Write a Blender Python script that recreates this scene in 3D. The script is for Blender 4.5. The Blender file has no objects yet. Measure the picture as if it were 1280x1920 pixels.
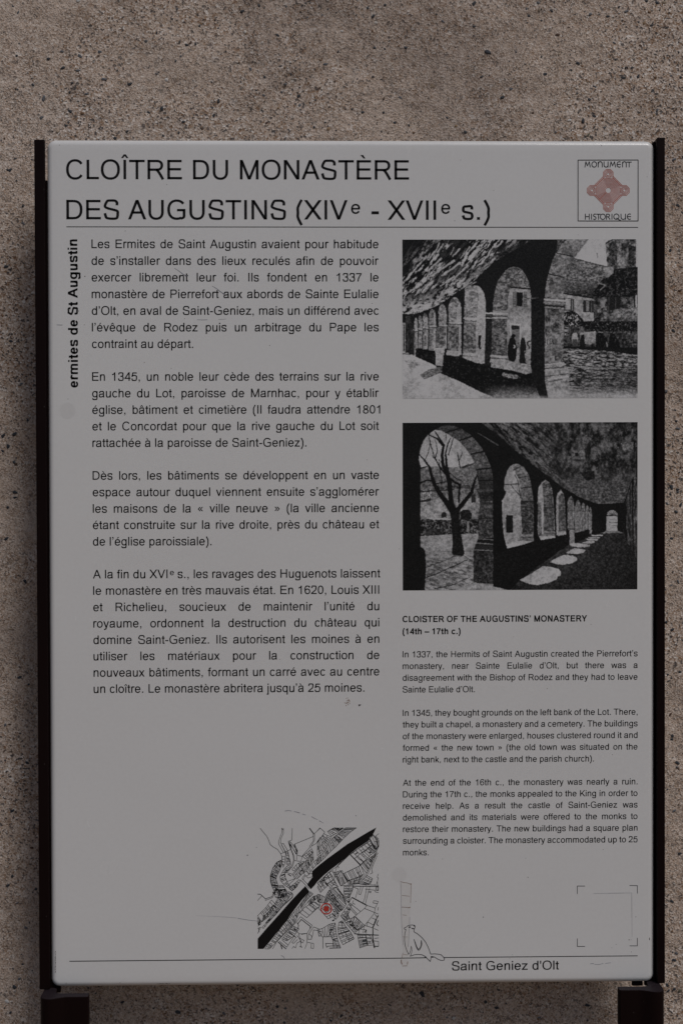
import bpy, math, random, bmesh
import numpy as np
from mathutils import Matrix, Vector

SUN_EL_DEG, SUN_AZ_DEG, SUN_STR, SUN_ANG = 52.0, 146.0, 2.1, 22.0
SKY_STR, EXPO = 0.065, -0.62

# ------------------------------------------------------------------ camera
SC = bpy.context.scene
COL = SC.collection
S = 0.528e-3              # metres per unit on the panel (the panel is about 0.60 m wide)
Z0 = 1.35                 # height of the panel's middle above the ground
FPX = 2667.0
RX, RY, RZ, CX, CZ, CD = -0.01353907, 0.00253061, -0.01752289, -0.02593117, 0.01955606, 1.41099655
ROT = Matrix.Rotation(RZ, 3, 'Z') @ Matrix.Rotation(RX, 3, 'X') @ Matrix.Rotation(RY, 3, 'Y')
cam_data = bpy.data.cameras.new('camera')
cam_data.sensor_fit = 'VERTICAL'
cam_data.sensor_height = 36.0
cam_data.lens = FPX * 36.0 / 1920.0
cam_data.clip_start = 0.05
cam_data.clip_end = 500
cam = bpy.data.objects.new('camera', cam_data)
COL.objects.link(cam)
cam.matrix_world = Matrix.Translation((CX, -CD, Z0 + CZ)) @ (ROT @ Matrix.Rotation(math.radians(90), 3, 'X')).to_4x4()
SC.camera = cam

# ------------------------------------------------------------------ light
SUN_EL = math.radians(SUN_EL_DEG)     # soft bright sky above right, open shade
SUN_AZ = math.radians(SUN_AZ_DEG)     # clockwise from +Y: in front of the wall, to the right
world = bpy.data.worlds.new('World')
SC.world = world
world.use_nodes = True
wn = world.node_tree
wn.nodes.clear()
sky = wn.nodes.new('ShaderNodeTexSky')
sky.sky_type = 'NISHITA'
sky.sun_disc = False
sky.sun_elevation = SUN_EL
sky.sun_rotation = SUN_AZ
sky.air_density = 1.0
sky.dust_density = 1.2
sky.ozone_density = 1.0
bg = wn.nodes.new('ShaderNodeBackground')
bg.inputs['Strength'].default_value = SKY_STR
wo = wn.nodes.new('ShaderNodeOutputWorld')
wn.links.new(sky.outputs[0], bg.inputs[0])
wn.links.new(bg.outputs[0], wo.inputs[0])
sd = bpy.data.lights.new('sun', 'SUN')
sd.energy = SUN_STR
sd.angle = math.radians(SUN_ANG)
sd.color = (1.0, 0.96, 0.925)
sun = bpy.data.objects.new('sun', sd)
COL.objects.link(sun)
sdir = Vector((math.sin(SUN_AZ) * math.cos(SUN_EL), math.cos(SUN_AZ) * math.cos(SUN_EL), math.sin(SUN_EL)))
sun.rotation_euler = sdir.to_track_quat('Z', 'Y').to_euler()
sun.location = (0.5, -2, 4)
SC.view_settings.view_transform = 'Standard'
SC.view_settings.look = 'None'
SC.view_settings.exposure = EXPO
SC.view_settings.gamma = 1.0
SC.view_settings.use_curve_mapping = False

# ------------------------------------------------------------------ helpers
def plane(u, v, y=0.0):
    """a place on the panel's face, in its own units (from its upper left), as a point of the world"""
    return ((u - 640) * S, y, Z0 - (v - 960) * S)

def on_panel(px, py, y=0.0):
    """where a reading of the photograph lies on the plane at depth y: returned as u, v"""
    w = ROT @ Vector(((px - 640) / FPX, 1.0, (960 - py) / FPX))
    t = (CD + y) / w.y
    return (CX + w.x * t) / S + 640, 960 - (CZ + w.z * t) / S

def mesh_obj(name, verts, faces, mat, parent=None, smooth=False):
    me = bpy.data.meshes.new(name)
    verts = np.asarray(verts, dtype=np.float32).reshape(-1, 3)
    if isinstance(faces, np.ndarray):
        n, k = faces.shape
        me.vertices.add(len(verts)); me.vertices.foreach_set('co', verts.ravel())
        me.loops.add(n * k); me.loops.foreach_set('vertex_index', faces.astype(np.int32).ravel())
        me.polygons.add(n)
        me.polygons.foreach_set('loop_start', np.arange(0, n * k, k, dtype=np.int32))
        me.polygons.foreach_set('loop_total', np.full(n, k, dtype=np.int32))
        me.update(calc_edges=True)
    else:
        me.from_pydata([tuple(v) for v in verts], [], faces)
        me.update()
    if mat: me.materials.append(mat)
    if smooth:
        me.polygons.foreach_set('use_smooth', np.ones(len(me.polygons), dtype=bool))
    o = bpy.data.objects.new(name, me)
    COL.objects.link(o)
    if parent: o.parent = parent
    return o

def bevel(o, w, seg=2, harden=False):
    m = o.modifiers.new('bevel', 'BEVEL'); m.width = w; m.segments = seg; m.limit_method = 'ANGLE'; m.angle_limit = math.radians(40)

def nodes(name):
    m = bpy.data.materials.new(name); m.use_nodes = True
    nt = m.node_tree; b = nt.nodes['Principled BSDF']
    return m, nt, b

def N(nt, t, **kw):
    n = nt.nodes.new(t)
    for k, v in kw.items():
        if k.startswith('i_'): n.inputs[k[2:].replace('_', ' ')].default_value = v
        else: setattr(n, k, v)
    return n

def ramp(nt, stops, interp='LINEAR'):
    r = nt.nodes.new('ShaderNodeValToRGB'); cr = r.color_ramp; cr.interpolation = interp
    while len(cr.elements) < len(stops): cr.elements.new(0.5)
    for e, (p, c) in zip(cr.elements, stops):
        e.position = p; e.color = (c[0], c[1], c[2], 1) if hasattr(c, '__len__') else (c, c, c, 1)
    return r

def mixc(nt, fac, a, b, mode='MIX'):
    m = nt.nodes.new('ShaderNodeMix'); m.data_type = 'RGBA'; m.blend_type = mode
    for sock, v in ((m.inputs[0], fac), (m.inputs[6], a), (m.inputs[7], b)):
        if hasattr(v, 'links'): nt.links.new(v, sock)
        else: sock.default_value = v if not hasattr(v, '__len__') else (v[0], v[1], v[2], 1)
    return m.outputs[2]

# ------------------------------------------------------------------ materials
def ink_mat(name, col, rough=0.35):
    m, nt, b = nodes(name)
    tc = N(nt, 'ShaderNodeTexCoord')
    nz = N(nt, 'ShaderNodeTexNoise', i_Scale=900.0, i_Detail=2.0)
    nt.links.new(tc.outputs['Object'], nz.inputs['Vector'])
    nt.links.new(mixc(nt, nz.outputs['Fac'], [c * .8 for c in col], [c * 1.25 for c in col]), b.inputs['Base Color'])
    b.inputs['Roughness'].default_value = rough
    b.inputs['Specular IOR Level'].default_value = 0.12
    return m

INK = ink_mat('black_print_ink', (0.012, 0.011, 0.011))
INK_SOFT = ink_mat('thin_line_ink', (0.03, 0.03, 0.034))
RED = ink_mat('red_print_ink', (0.52, 0.05, 0.035))
LOGO_RED = ink_mat('faded_red_ink', (0.52, 0.215, 0.18))
SCRATCH = ink_mat('scratch_mark', (0.22, 0.22, 0.26))
SCRATCH_DARK = ink_mat('dark_scratch_mark', (0.09, 0.075, 0.07))
RUST = ink_mat('rust_mark', (0.30, 0.20, 0.15))
RUST_DARK = ink_mat('dark_rust_mark', (0.12, 0.065, 0.045))

def enamel_mat():
    m, nt, b = nodes('white_enamel')
    tc = N(nt, 'ShaderNodeTexCoord')
    big = N(nt, 'ShaderNodeTexNoise', i_Scale=3.2, i_Detail=4.0, i_Roughness=0.6)
    fine = N(nt, 'ShaderNodeTexNoise', i_Scale=260.0, i_Detail=3.0)
    spots = N(nt, 'ShaderNodeTexVoronoi', i_Scale=34.0, i_Randomness=1.0)
    for n in (big, fine, spots): nt.links.new(tc.outputs['Object'], n.inputs['Vector'])
    base = mixc(nt, big.outputs['Fac'], (0.725, 0.712, 0.700), (0.790, 0.780, 0.770))
    base = mixc(nt, 0.10, base, fine.outputs['Fac'], 'OVERLAY')
    r = ramp(nt, [(0.0, 1.0), (0.014, 1.0), (0.022, 0.0)])          # sparse dirt specks
    nt.links.new(spots.outputs['Distance'], r.inputs[0])
    sel = N(nt, 'ShaderNodeMath', operation='GREATER_THAN'); sel.inputs[1].default_value = 0.62
    sp = N(nt, 'ShaderNodeSeparateColor'); nt.links.new(spots.outputs['Color'], sp.inputs[0])
    nt.links.new(sp.outputs[0], sel.inputs[0])
    mu = N(nt, 'ShaderNodeMath', operation='MULTIPLY')
    nt.links.new(r.outputs[0], mu.inputs[0]); nt.links.new(sel.outputs[0], mu.inputs[1])
    mu2 = N(nt, 'ShaderNodeMath', operation='MULTIPLY'); mu2.inputs[1].default_value = 0.6
    nt.links.new(mu.outputs[0], mu2.inputs[0])
    base = mixc(nt, mu2.outputs[0], base, (0.16, 0.13, 0.11))
    nt.links.new(base, b.inputs['Base Color'])
    rr = ramp(nt, [(0.3, 0.16), (0.75, 0.30)])
    smear = N(nt, 'ShaderNodeTexNoise', i_Scale=14.0, i_Detail=6.0, i_Distortion=0.8)
    nt.links.new(tc.outputs['Object'], smear.inputs['Vector']); nt.links.new(smear.outputs['Fac'], rr.inputs[0])
    nt.links.new(rr.outputs[0], b.inputs['Roughness'])
    bump = N(nt, 'ShaderNodeBump', i_Strength=0.10, i_Distance=0.002)
    nt.links.new(smear.outputs['Fac'], bump.inputs['Height'])
    nt.links.new(bump.outputs[0], b.inputs['Normal'])
    b.inputs['Specular IOR Level'].default_value = 0.5
    return m
ENAMEL = enamel_mat()

def metal_mat():
    m, nt, b = nodes('dark_brown_powder_coat')
    tc = N(nt, 'ShaderNodeTexCoord')
    n1 = N(nt, 'ShaderNodeTexNoise', i_Scale=9.0, i_Detail=5.0)
    n2 = N(nt, 'ShaderNodeTexNoise', i_Scale=500.0, i_Detail=4.0, i_Roughness=0.7)
    v = N(nt, 'ShaderNodeTexVoronoi', i_Scale=60.0)
    for n in (n1, n2, v): nt.links.new(tc.outputs['Object'], n.inputs['Vector'])
    c = mixc(nt, n1.outputs['Fac'], (0.0058, 0.0022, 0.0020), (0.0098, 0.0044, 0.0042))
    dust = ramp(nt, [(0.0, 0.5), (0.03, 0.25), (0.05, 0.0)]); nt.links.new(v.outputs['Distance'], dust.inputs[0])
    dd = ramp(nt, [(0.52, 0.0), (0.72, 0.35)]); nt.links.new(n2.outputs['Fac'], dd.inputs[0])
    c = mixc(nt, dust.outputs[0], c, (0.09, 0.075, 0.07))
    # dust settled on upward faces
    geo = N(nt, 'ShaderNodeNewGeometry'); sx = N(nt, 'ShaderNodeSeparateXYZ'); nt.links.new(geo.outputs['Normal'], sx.inputs[0])
    up = ramp(nt, [(0.5, 0.0), (0.95, 0.55)]); nt.links.new(sx.outputs[2], up.inputs[0])
    mm = N(nt, 'ShaderNodeMath', operation='MULTIPLY'); nt.links.new(up.outputs[0], mm.inputs[0]); nt.links.new(n2.outputs['Fac'], mm.inputs[1])
    c = mixc(nt, mm.outputs[0], c, (0.060, 0.050, 0.062))
    nt.links.new(c, b.inputs['Base Color'])
    rr = ramp(nt, [(0.3, 0.38), (0.7, 0.58)]); nt.links.new(n2.outputs['Fac'], rr.inputs[0])
    nt.links.new(rr.outputs[0], b.inputs['Roughness'])
    bump = N(nt, 'ShaderNodeBump', i_Strength=0.15, i_Distance=0.0006)
    nt.links.new(n2.outputs['Fac'], bump.inputs['Height']); nt.links.new(bump.outputs[0], b.inputs['Normal'])
    b.inputs['Specular IOR Level'].default_value = 0.09
    return m
BROWN = metal_mat()

def wall_mat():
    m, nt, b = nodes('sandy_render')
    tc = N(nt, 'ShaderNodeTexCoord')
    co = tc.outputs['Object']
    warp = N(nt, 'ShaderNodeTexNoise', i_Scale=160.0, i_Detail=2.0); nt.links.new(co, warp.inputs['Vector'])
    wv = N(nt, 'ShaderNodeVectorMath', operation='SCALE'); wv.inputs['Scale'].default_value = 0.004; nt.links.new(warp.outputs['Color'], wv.inputs[0])
    ad = N(nt, 'ShaderNodeVectorMath', operation='ADD'); nt.links.new(co, ad.inputs[0]); nt.links.new(wv.outputs[0], ad.inputs[1])
    big = N(nt, 'ShaderNodeTexNoise', i_Scale=5.0, i_Detail=5.0, i_Roughness=0.62, i_Distortion=1.2)
    mid = N(nt, 'ShaderNodeTexNoise', i_Scale=34.0, i_Detail=5.0, i_Roughness=0.7, i_Distortion=0.6)
    grain = N(nt, 'ShaderNodeTexNoise', i_Scale=620.0, i_Detail=4.0, i_Roughness=0.75)
    for n in (big, mid, grain): nt.links.new(co, n.inputs['Vector'])
    v1 = N(nt, 'ShaderNodeTexVoronoi', i_Scale=540.0); nt.links.new(ad.outputs[0], v1.inputs['Vector'])
    v2 = N(nt, 'ShaderNodeTexVoronoi', i_Scale=900.0); nt.links.new(ad.outputs[0], v2.inputs['Vector'])
    paste = mixc(nt, big.outputs['Fac'], (0.34, 0.275, 0.23), (0.60, 0.495, 0.42))
    mf = ramp(nt, [(0.35, 0.0), (0.65, 1.0)]); nt.links.new(mid.outputs['Fac'], mf.inputs[0])
    paste = mixc(nt, mf.outputs[0], paste, (0.68, 0.575, 0.50), 'MIX')
    pm = mixc(nt, 0.55, mixc(nt, big.outputs['Fac'], (0.34, 0.275, 0.23), (0.60, 0.495, 0.42)), paste)
    s1 = N(nt, 'ShaderNodeSeparateColor'); nt.links.new(v1.outputs['Color'], s1.inputs[0])
    s2 = N(nt, 'ShaderNodeSeparateColor'); nt.links.new(v2.outputs['Color'], s2.inputs[0])
    tones = ramp(nt, [(0.0, (0.025, 0.028, 0.036)), (0.14, (0.05, 0.05, 0.055)), (0.20, (0.22, 0.12, 0.065)), (0.32, (0.34, 0.23, 0.16)),
                      (0.5, (0.50, 0.40, 0.33)), (0.78, (0.66, 0.56, 0.49)), (1.0, (0.82, 0.78, 0.74))])
    nt.links.new(s1.outputs[0], tones.inputs[0])
    tones2 = ramp(nt, [(0.0, (0.03, 0.032, 0.04)), (0.13, (0.09, 0.075, 0.065)), (0.22, (0.30, 0.19, 0.12)), (0.5, (0.52, 0.42, 0.345)), (1.0, (0.78, 0.69, 0.62))])
    nt.links.new(s2.outputs[1], tones2.inputs[0])
    # how much of the sand shows through the cement skin
    show = ramp(nt, [(0.38, 0.78), (0.62, 0.24)]); nt.links.new(mid.outputs['Fac'], show.inputs[0])
    c = mixc(nt, show.outputs[0], pm, tones2.outputs[0])
    show1 = ramp(nt, [(0.40, 0.82), (0.64, 0.18)]); nt.links.new(big.outputs['Fac'], show1.inputs[0])
    gt = N(nt, 'ShaderNodeMath', operation='GREATER_THAN'); gt.inputs[1].default_value = 0.42; nt.links.new(s1.outputs[2], gt.inputs[0])
    mu = N(nt, 'ShaderNodeMath', operation='MULTIPLY'); nt.links.new(gt.outputs[0], mu.inputs[0]); nt.links.new(show1.outputs[0], mu.inputs[1])
    c = mixc(nt, mu.outputs[0], c, tones.outputs[0])
    c = mixc(nt, 0.30, c, grain.outputs['Fac'], 'OVERLAY')
    # weathering: broad dull and clean patches, a few dark drips
    wz_ = N(nt, 'ShaderNodeTexNoise', i_Scale=2.6, i_Detail=6.0, i_Roughness=0.68, i_Distortion=0.9); nt.links.new(co, wz_.inputs['Vector'])
    pr = ramp(nt, [(0.34, (0.74, 0.73, 0.73)), (0.50, (0.98, 0.97, 0.96)), (0.66, (1.0, 1.0, 1.0))]); nt.links.new(wz_.outputs['Fac'], pr.inputs[0])
    c = mixc(nt, 1.0, c, pr.outputs[0], 'MULTIPLY')
    mp = N(nt, 'ShaderNodeMapping'); mp.inputs['Scale'].default_value = (16.0, 1.0, 2.2); nt.links.new(co, mp.inputs['Vector'])
    dr = N(nt, 'ShaderNodeTexNoise', i_Scale=1.0, i_Detail=5.0, i_Roughness=0.6); nt.links.new(mp.outputs[0], dr.inputs['Vector'])
    drr = ramp(nt, [(0.56, (1, 1, 1)), (0.70, (0.80, 0.79, 0.79))]); nt.links.new(dr.outputs['Fac'], drr.inputs[0])
    c = mixc(nt, 0.8, c, drr.outputs[0], 'MULTIPLY')
    hsv = N(nt, 'ShaderNodeHueSaturation'); hsv.inputs['Saturation'].default_value = 1.08; hsv.inputs['Value'].default_value = 1.08; nt.links.new(c, hsv.inputs['Color'])
    nt.links.new(hsv.outputs[0], b.inputs['Base Color'])
    b.inputs['Roughness'].default_value = 0.92
    b.inputs['Specular IOR Level'].default_value = 0.25
    h = N(nt, 'ShaderNodeMath', operation='ADD'); nt.links.new(grain.outputs['Fac'], h.inputs[0]); nt.links.new(v1.outputs['Distance'], h.inputs[1])
    bump = N(nt, 'ShaderNodeBump', i_Strength=0.6, i_Distance=0.0010)
    nt.links.new(h.outputs[0], bump.inputs['Height']); nt.links.new(bump.outputs[0], b.inputs['Normal'])
    return m
RENDER = wall_mat()

def stone_mat():
    m, nt, b = nodes('aggregate_stone')
    at = N(nt, 'ShaderNodeAttribute', attribute_name='tone')
    tc = N(nt, 'ShaderNodeTexCoord'); n1 = N(nt, 'ShaderNodeTexNoise', i_Scale=900.0, i_Detail=3.0); nt.links.new(tc.outputs['Object'], n1.inputs['Vector'])
    nt.links.new(mixc(nt, 0.35, at.outputs['Color'], n1.outputs['Fac'], 'OVERLAY'), b.inputs['Base Color'])
    b.inputs['Roughness'].default_value = 0.7
    bump = N(nt, 'ShaderNodeBump', i_Strength=0.4, i_Distance=0.0006); nt.links.new(n1.outputs['Fac'], bump.inputs['Height']); nt.links.new(bump.outputs[0], b.inputs['Normal'])
    return m
STONE = stone_mat()

def pebble_mat(name, col):
    m, nt, b = nodes(name)
    tc = N(nt, 'ShaderNodeTexCoord'); n1 = N(nt, 'ShaderNodeTexNoise', i_Scale=500.0, i_Detail=4.0); nt.links.new(tc.outputs['Object'], n1.inputs['Vector'])
    nt.links.new(mixc(nt, n1.outputs['Fac'], [c * .65 for c in col], [c * 1.4 for c in col]), b.inputs['Base Color'])
    b.inputs['Roughness'].default_value = 0.65
    bump = N(nt, 'ShaderNodeBump', i_Strength=0.4, i_Distance=0.0005); nt.links.new(n1.outputs['Fac'], bump.inputs['Height']); nt.links.new(bump.outputs[0], b.inputs['Normal'])
    return m
PEB = {'dark': pebble_mat('dark_slate_pebble', (0.032, 0.036, 0.045)), 'grey': pebble_mat('grey_pebble', (0.12, 0.125, 0.14)),
       'pale': pebble_mat('pale_quartz_pebble', (0.62, 0.60, 0.58)), 'brown': pebble_mat('brown_pebble', (0.085, 0.042, 0.025)),
       'tan': pebble_mat('tan_pebble', (0.30, 0.23, 0.16)), 'olive': pebble_mat('olive_pebble', (0.13, 0.12, 0.085))}

def ground_mat():
    m, nt, b = nodes('sandy_gravel_ground')
    tc = N(nt, 'ShaderNodeTexCoord'); n1 = N(nt, 'ShaderNodeTexNoise', i_Scale=3.0, i_Detail=6.0); v = N(nt, 'ShaderNodeTexVoronoi', i_Scale=70.0)
    nt.links.new(tc.outputs['Object'], n1.inputs['Vector']); nt.links.new(tc.outputs['Object'], v.inputs['Vector'])
    c = mixc(nt, n1.outputs['Fac'], (0.13, 0.072, 0.030), (0.19, 0.108, 0.05))
    c = mixc(nt, 0.25, c, v.outputs['Color'], 'SOFT_LIGHT')
    nt.links.new(c, b.inputs['Base Color']); b.inputs['Roughness'].default_value = 0.95
    bump = N(nt, 'ShaderNodeBump', i_Strength=0.6, i_Distance=0.01); nt.links.new(v.outputs['Distance'], bump.inputs['Height']); nt.links.new(bump.outputs[0], b.inputs['Normal'])
    return m

# ------------------------------------------------------------------ ground
rng = np.random.default_rng(7)
gx = np.linspace(-60, 60, 81); gy = np.linspace(-110, 10, 81)
GX, GY = np.meshgrid(gx, gy)
GZ = 0.012 * np.sin(GX * 1.7) * np.cos(GY * 1.3)
gi = np.arange(81 * 81).reshape(81, 81)
gf = np.stack([gi[:-1, :-1], gi[:-1, 1:], gi[1:, 1:], gi[1:, :-1]], -1).reshape(-1, 4)
ground = mesh_obj('ground', np.stack([GX, GY, GZ], -1), gf, ground_mat())
ground['kind'] = 'structure'

# ------------------------------------------------------------------ wall
WALL_Y = 0.060
LAT = {}
def lattice(n, seed):
    if seed not in LAT: LAT[seed] = np.random.default_rng(seed).random((n, n))
    return LAT[seed]
def vnoise(x, y, seed, n=256):
    L = lattice(n, seed)
    xi = np.floor(x).astype(int); yi = np.floor(y).astype(int)
    fx = x - xi; fy = y - yi
    fx = fx * fx * (3 - 2 * fx); fy = fy * fy * (3 - 2 * fy)
    a = L[yi % n, xi % n]; b_ = L[yi % n, (xi + 1) % n]; c = L[(yi + 1) % n, xi % n]; d = L[(yi + 1) % n, (xi + 1) % n]
    return (a * (1 - fx) + b_ * fx) * (1 - fy) + (c * (1 - fx) + d * fx) * fy
def fbm(x, y, seed, octs=4, gain=0.5):
    t = 0; a = 1; s = 0
    for k in range(octs):
        t = t + a * vnoise(x * 2 ** k + 17 * k, y * 2 ** k + 31 * k, seed + k); s += a; a *= gain
    return t / s
def relief(x, z):
    """how far the render stands proud of its mean plane, metres"""
    r = (fbm(x * 9 + 50, z * 9 + 50, 11) - .5) * 0.006
    r = r + (fbm(x * 42 + 90, z * 42 + 90, 21, 3) - .5) * 0.0035
    tr = fbm(x * 5 + z * 8 + 70, z * 14 - x * 12 + 70, 33, 3)          # trowel drags
    r = r + np.clip(tr - .55, 0, 1) * 0.008
    r = r + (vnoise(x * 230 + 500, z * 230 + 500, 41) - .5) * 0.0011
    return r
def axis(lo, hi, a, b_, fine, coarse):
    return np.concatenate([np.arange(lo, a, coarse), np.arange(a, b_, fine), np.arange(b_, hi + coarse, coarse)])
wx = axis(-2.2, 2.2, -0.46, 0.46, 0.0028, 0.05)
wz = axis(-0.15, 2.3, Z0 - 0.62, Z0 + 0.62, 0.0028, 0.05)
WX, WZ = np.meshgrid(wx, wz)
WY = WALL_Y - relief(WX, WZ)
nx, nz = len(wx), len(wz)
wi = np.arange(nx * nz).reshape(nz, nx)
wf = np.stack([wi[:-1, :-1], wi[:-1, 1:], wi[1:, 1:], wi[1:, :-1]], -1).reshape(-1, 4)
wv = np.stack([WX, WY, WZ], -1).reshape(-1, 3)
# the wall's body: top, ends and back
n0 = len(wv)
x0, x1, zt, zb = wx[0], wx[-1], wz[-1], wz[0]
back = np.array([[x0, .4, zb], [x1, .4, zb], [x1, .4, zt], [x0, .4, zt]])
front_c = np.array([wi[0, 0], wi[0, -1], wi[-1, -1], wi[-1, 0]])
wall = mesh_obj('wall', np.vstack([wv, back]), np.vstack([wf,
    [[n0, n0 + 3, n0 + 2, n0 + 1], [front_c[2], front_c[3], n0 + 3, n0 + 2], [front_c[0], n0, n0 + 3, front_c[3]], [front_c[2], n0 + 2, n0 + 1, front_c[1]]]]), RENDER, smooth=True)
wall['label'] = 'rough sandy wall render with exposed gravel behind the information sign'
wall['category'] = 'wall'

def stones(n, smin, smax, seed, region, sides, clump):
    """many small faceted stones half sunk in the render, as one array of vertices and triangles"""
    r = np.random.default_rng(seed)
    x = r.uniform(region[0], region[1], n * 3); z = r.uniform(region[2], region[3], n * 3)
    keep = r.random(n * 3) < np.clip((fbm(x * 7 + 200, z * 7 + 200, 77) - .36) * clump + .22, 0.08, 1)
    x = x[keep][:n]; z = z[keep][:n]; n = len(x)
    s = smin * (smax / smin) ** (r.random(n) ** 2.6)
    ang = r.uniform(0, 2 * math.pi, n); el = r.uniform(.45, 1, n)
    t = np.linspace(0, 2 * math.pi, sides, endpoint=False)
    rad = r.uniform(.62, 1.15, (n, sides))
    lx = np.cos(t)[None] * rad; lz = np.sin(t)[None] * rad * el[:, None]
    X = (lx * np.cos(ang)[:, None] - lz * np.sin(ang)[:, None]) * s[:, None] * .5
    Zz = (lx * np.sin(ang)[:, None] + lz * np.cos(ang)[:, None]) * s[:, None] * .5
    base = WALL_Y - relief(x, z)
    lift = r.uniform(.03, .16, n) * s
    ring = np.stack([x[:, None] + X, np.broadcast_to((base + .0002)[:, None], X.shape), z[:, None] + Zz], -1)
    ring2 = np.stack([x[:, None] + X * .72, base[:, None] - lift[:, None] * r.uniform(.7, 1.2, X.shape), z[:, None] + Zz * .72], -1)
    top = np.stack([x, base - lift * 1.15, z], -1)[:, None]
    V = np.concatenate([ring, ring2, top], 1)
    k = np.arange(sides); k2 = (k + 1) % sides
    f = np.concatenate([np.stack([k, k2, sides + k2], -1), np.stack([k, sides + k2, sides + k], -1), np.stack([sides + k, sides + k2, np.full(sides, 2 * sides)], -1)])
    F = (f[None] + (np.arange(n) * (2 * sides + 1))[:, None, None]).reshape(-1, 3)
    pal = np.array([(.035, .038, .046), (.05, .052, .06), (.09, .092, .10), (.14, .14, .15), (.10, .06, .04), (.19, .11, .06), (.28, .18, .10), (.36, .28, .21), (.52, .48, .44), (.66, .63, .60)])
    w = np.array([.24, .14, .11, .08, .09, .10, .09, .08, .05, .02])
    c = pal[r.choice(len(pal), n, p=w / w.sum())] * r.uniform(.8, 1.2, (n, 1))
    C = np.repeat(c, 2 * sides + 1, 0)
    return V.reshape(-1, 3), F, C
reg = (-0.44, 0.44, Z0 - 0.6, Z0 + 0.6)
parts = [stones(5600, .0020, .0054, 3, reg, 6, 3.8), stones(64000, .0009, .0021, 4, reg, 4, 3.4)]
off = 0; VV, FF, CC = [], [], []
for V, F, C in parts:
    VV.append(V); FF.append(F + off); CC.append(C); off += len(V)
grit = mesh_obj('gravel_grain', np.vstack(VV), np.vstack(FF), STONE, wall)
grit['kind'] = 'stuff'
CC = np.vstack(CC)
ca = grit.data.color_attributes.new('tone', 'FLOAT_COLOR', 'POINT')
ca.data.foreach_set('color', np.hstack([CC, np.ones((len(CC), 1))]).astype(np.float32).ravel())

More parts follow.
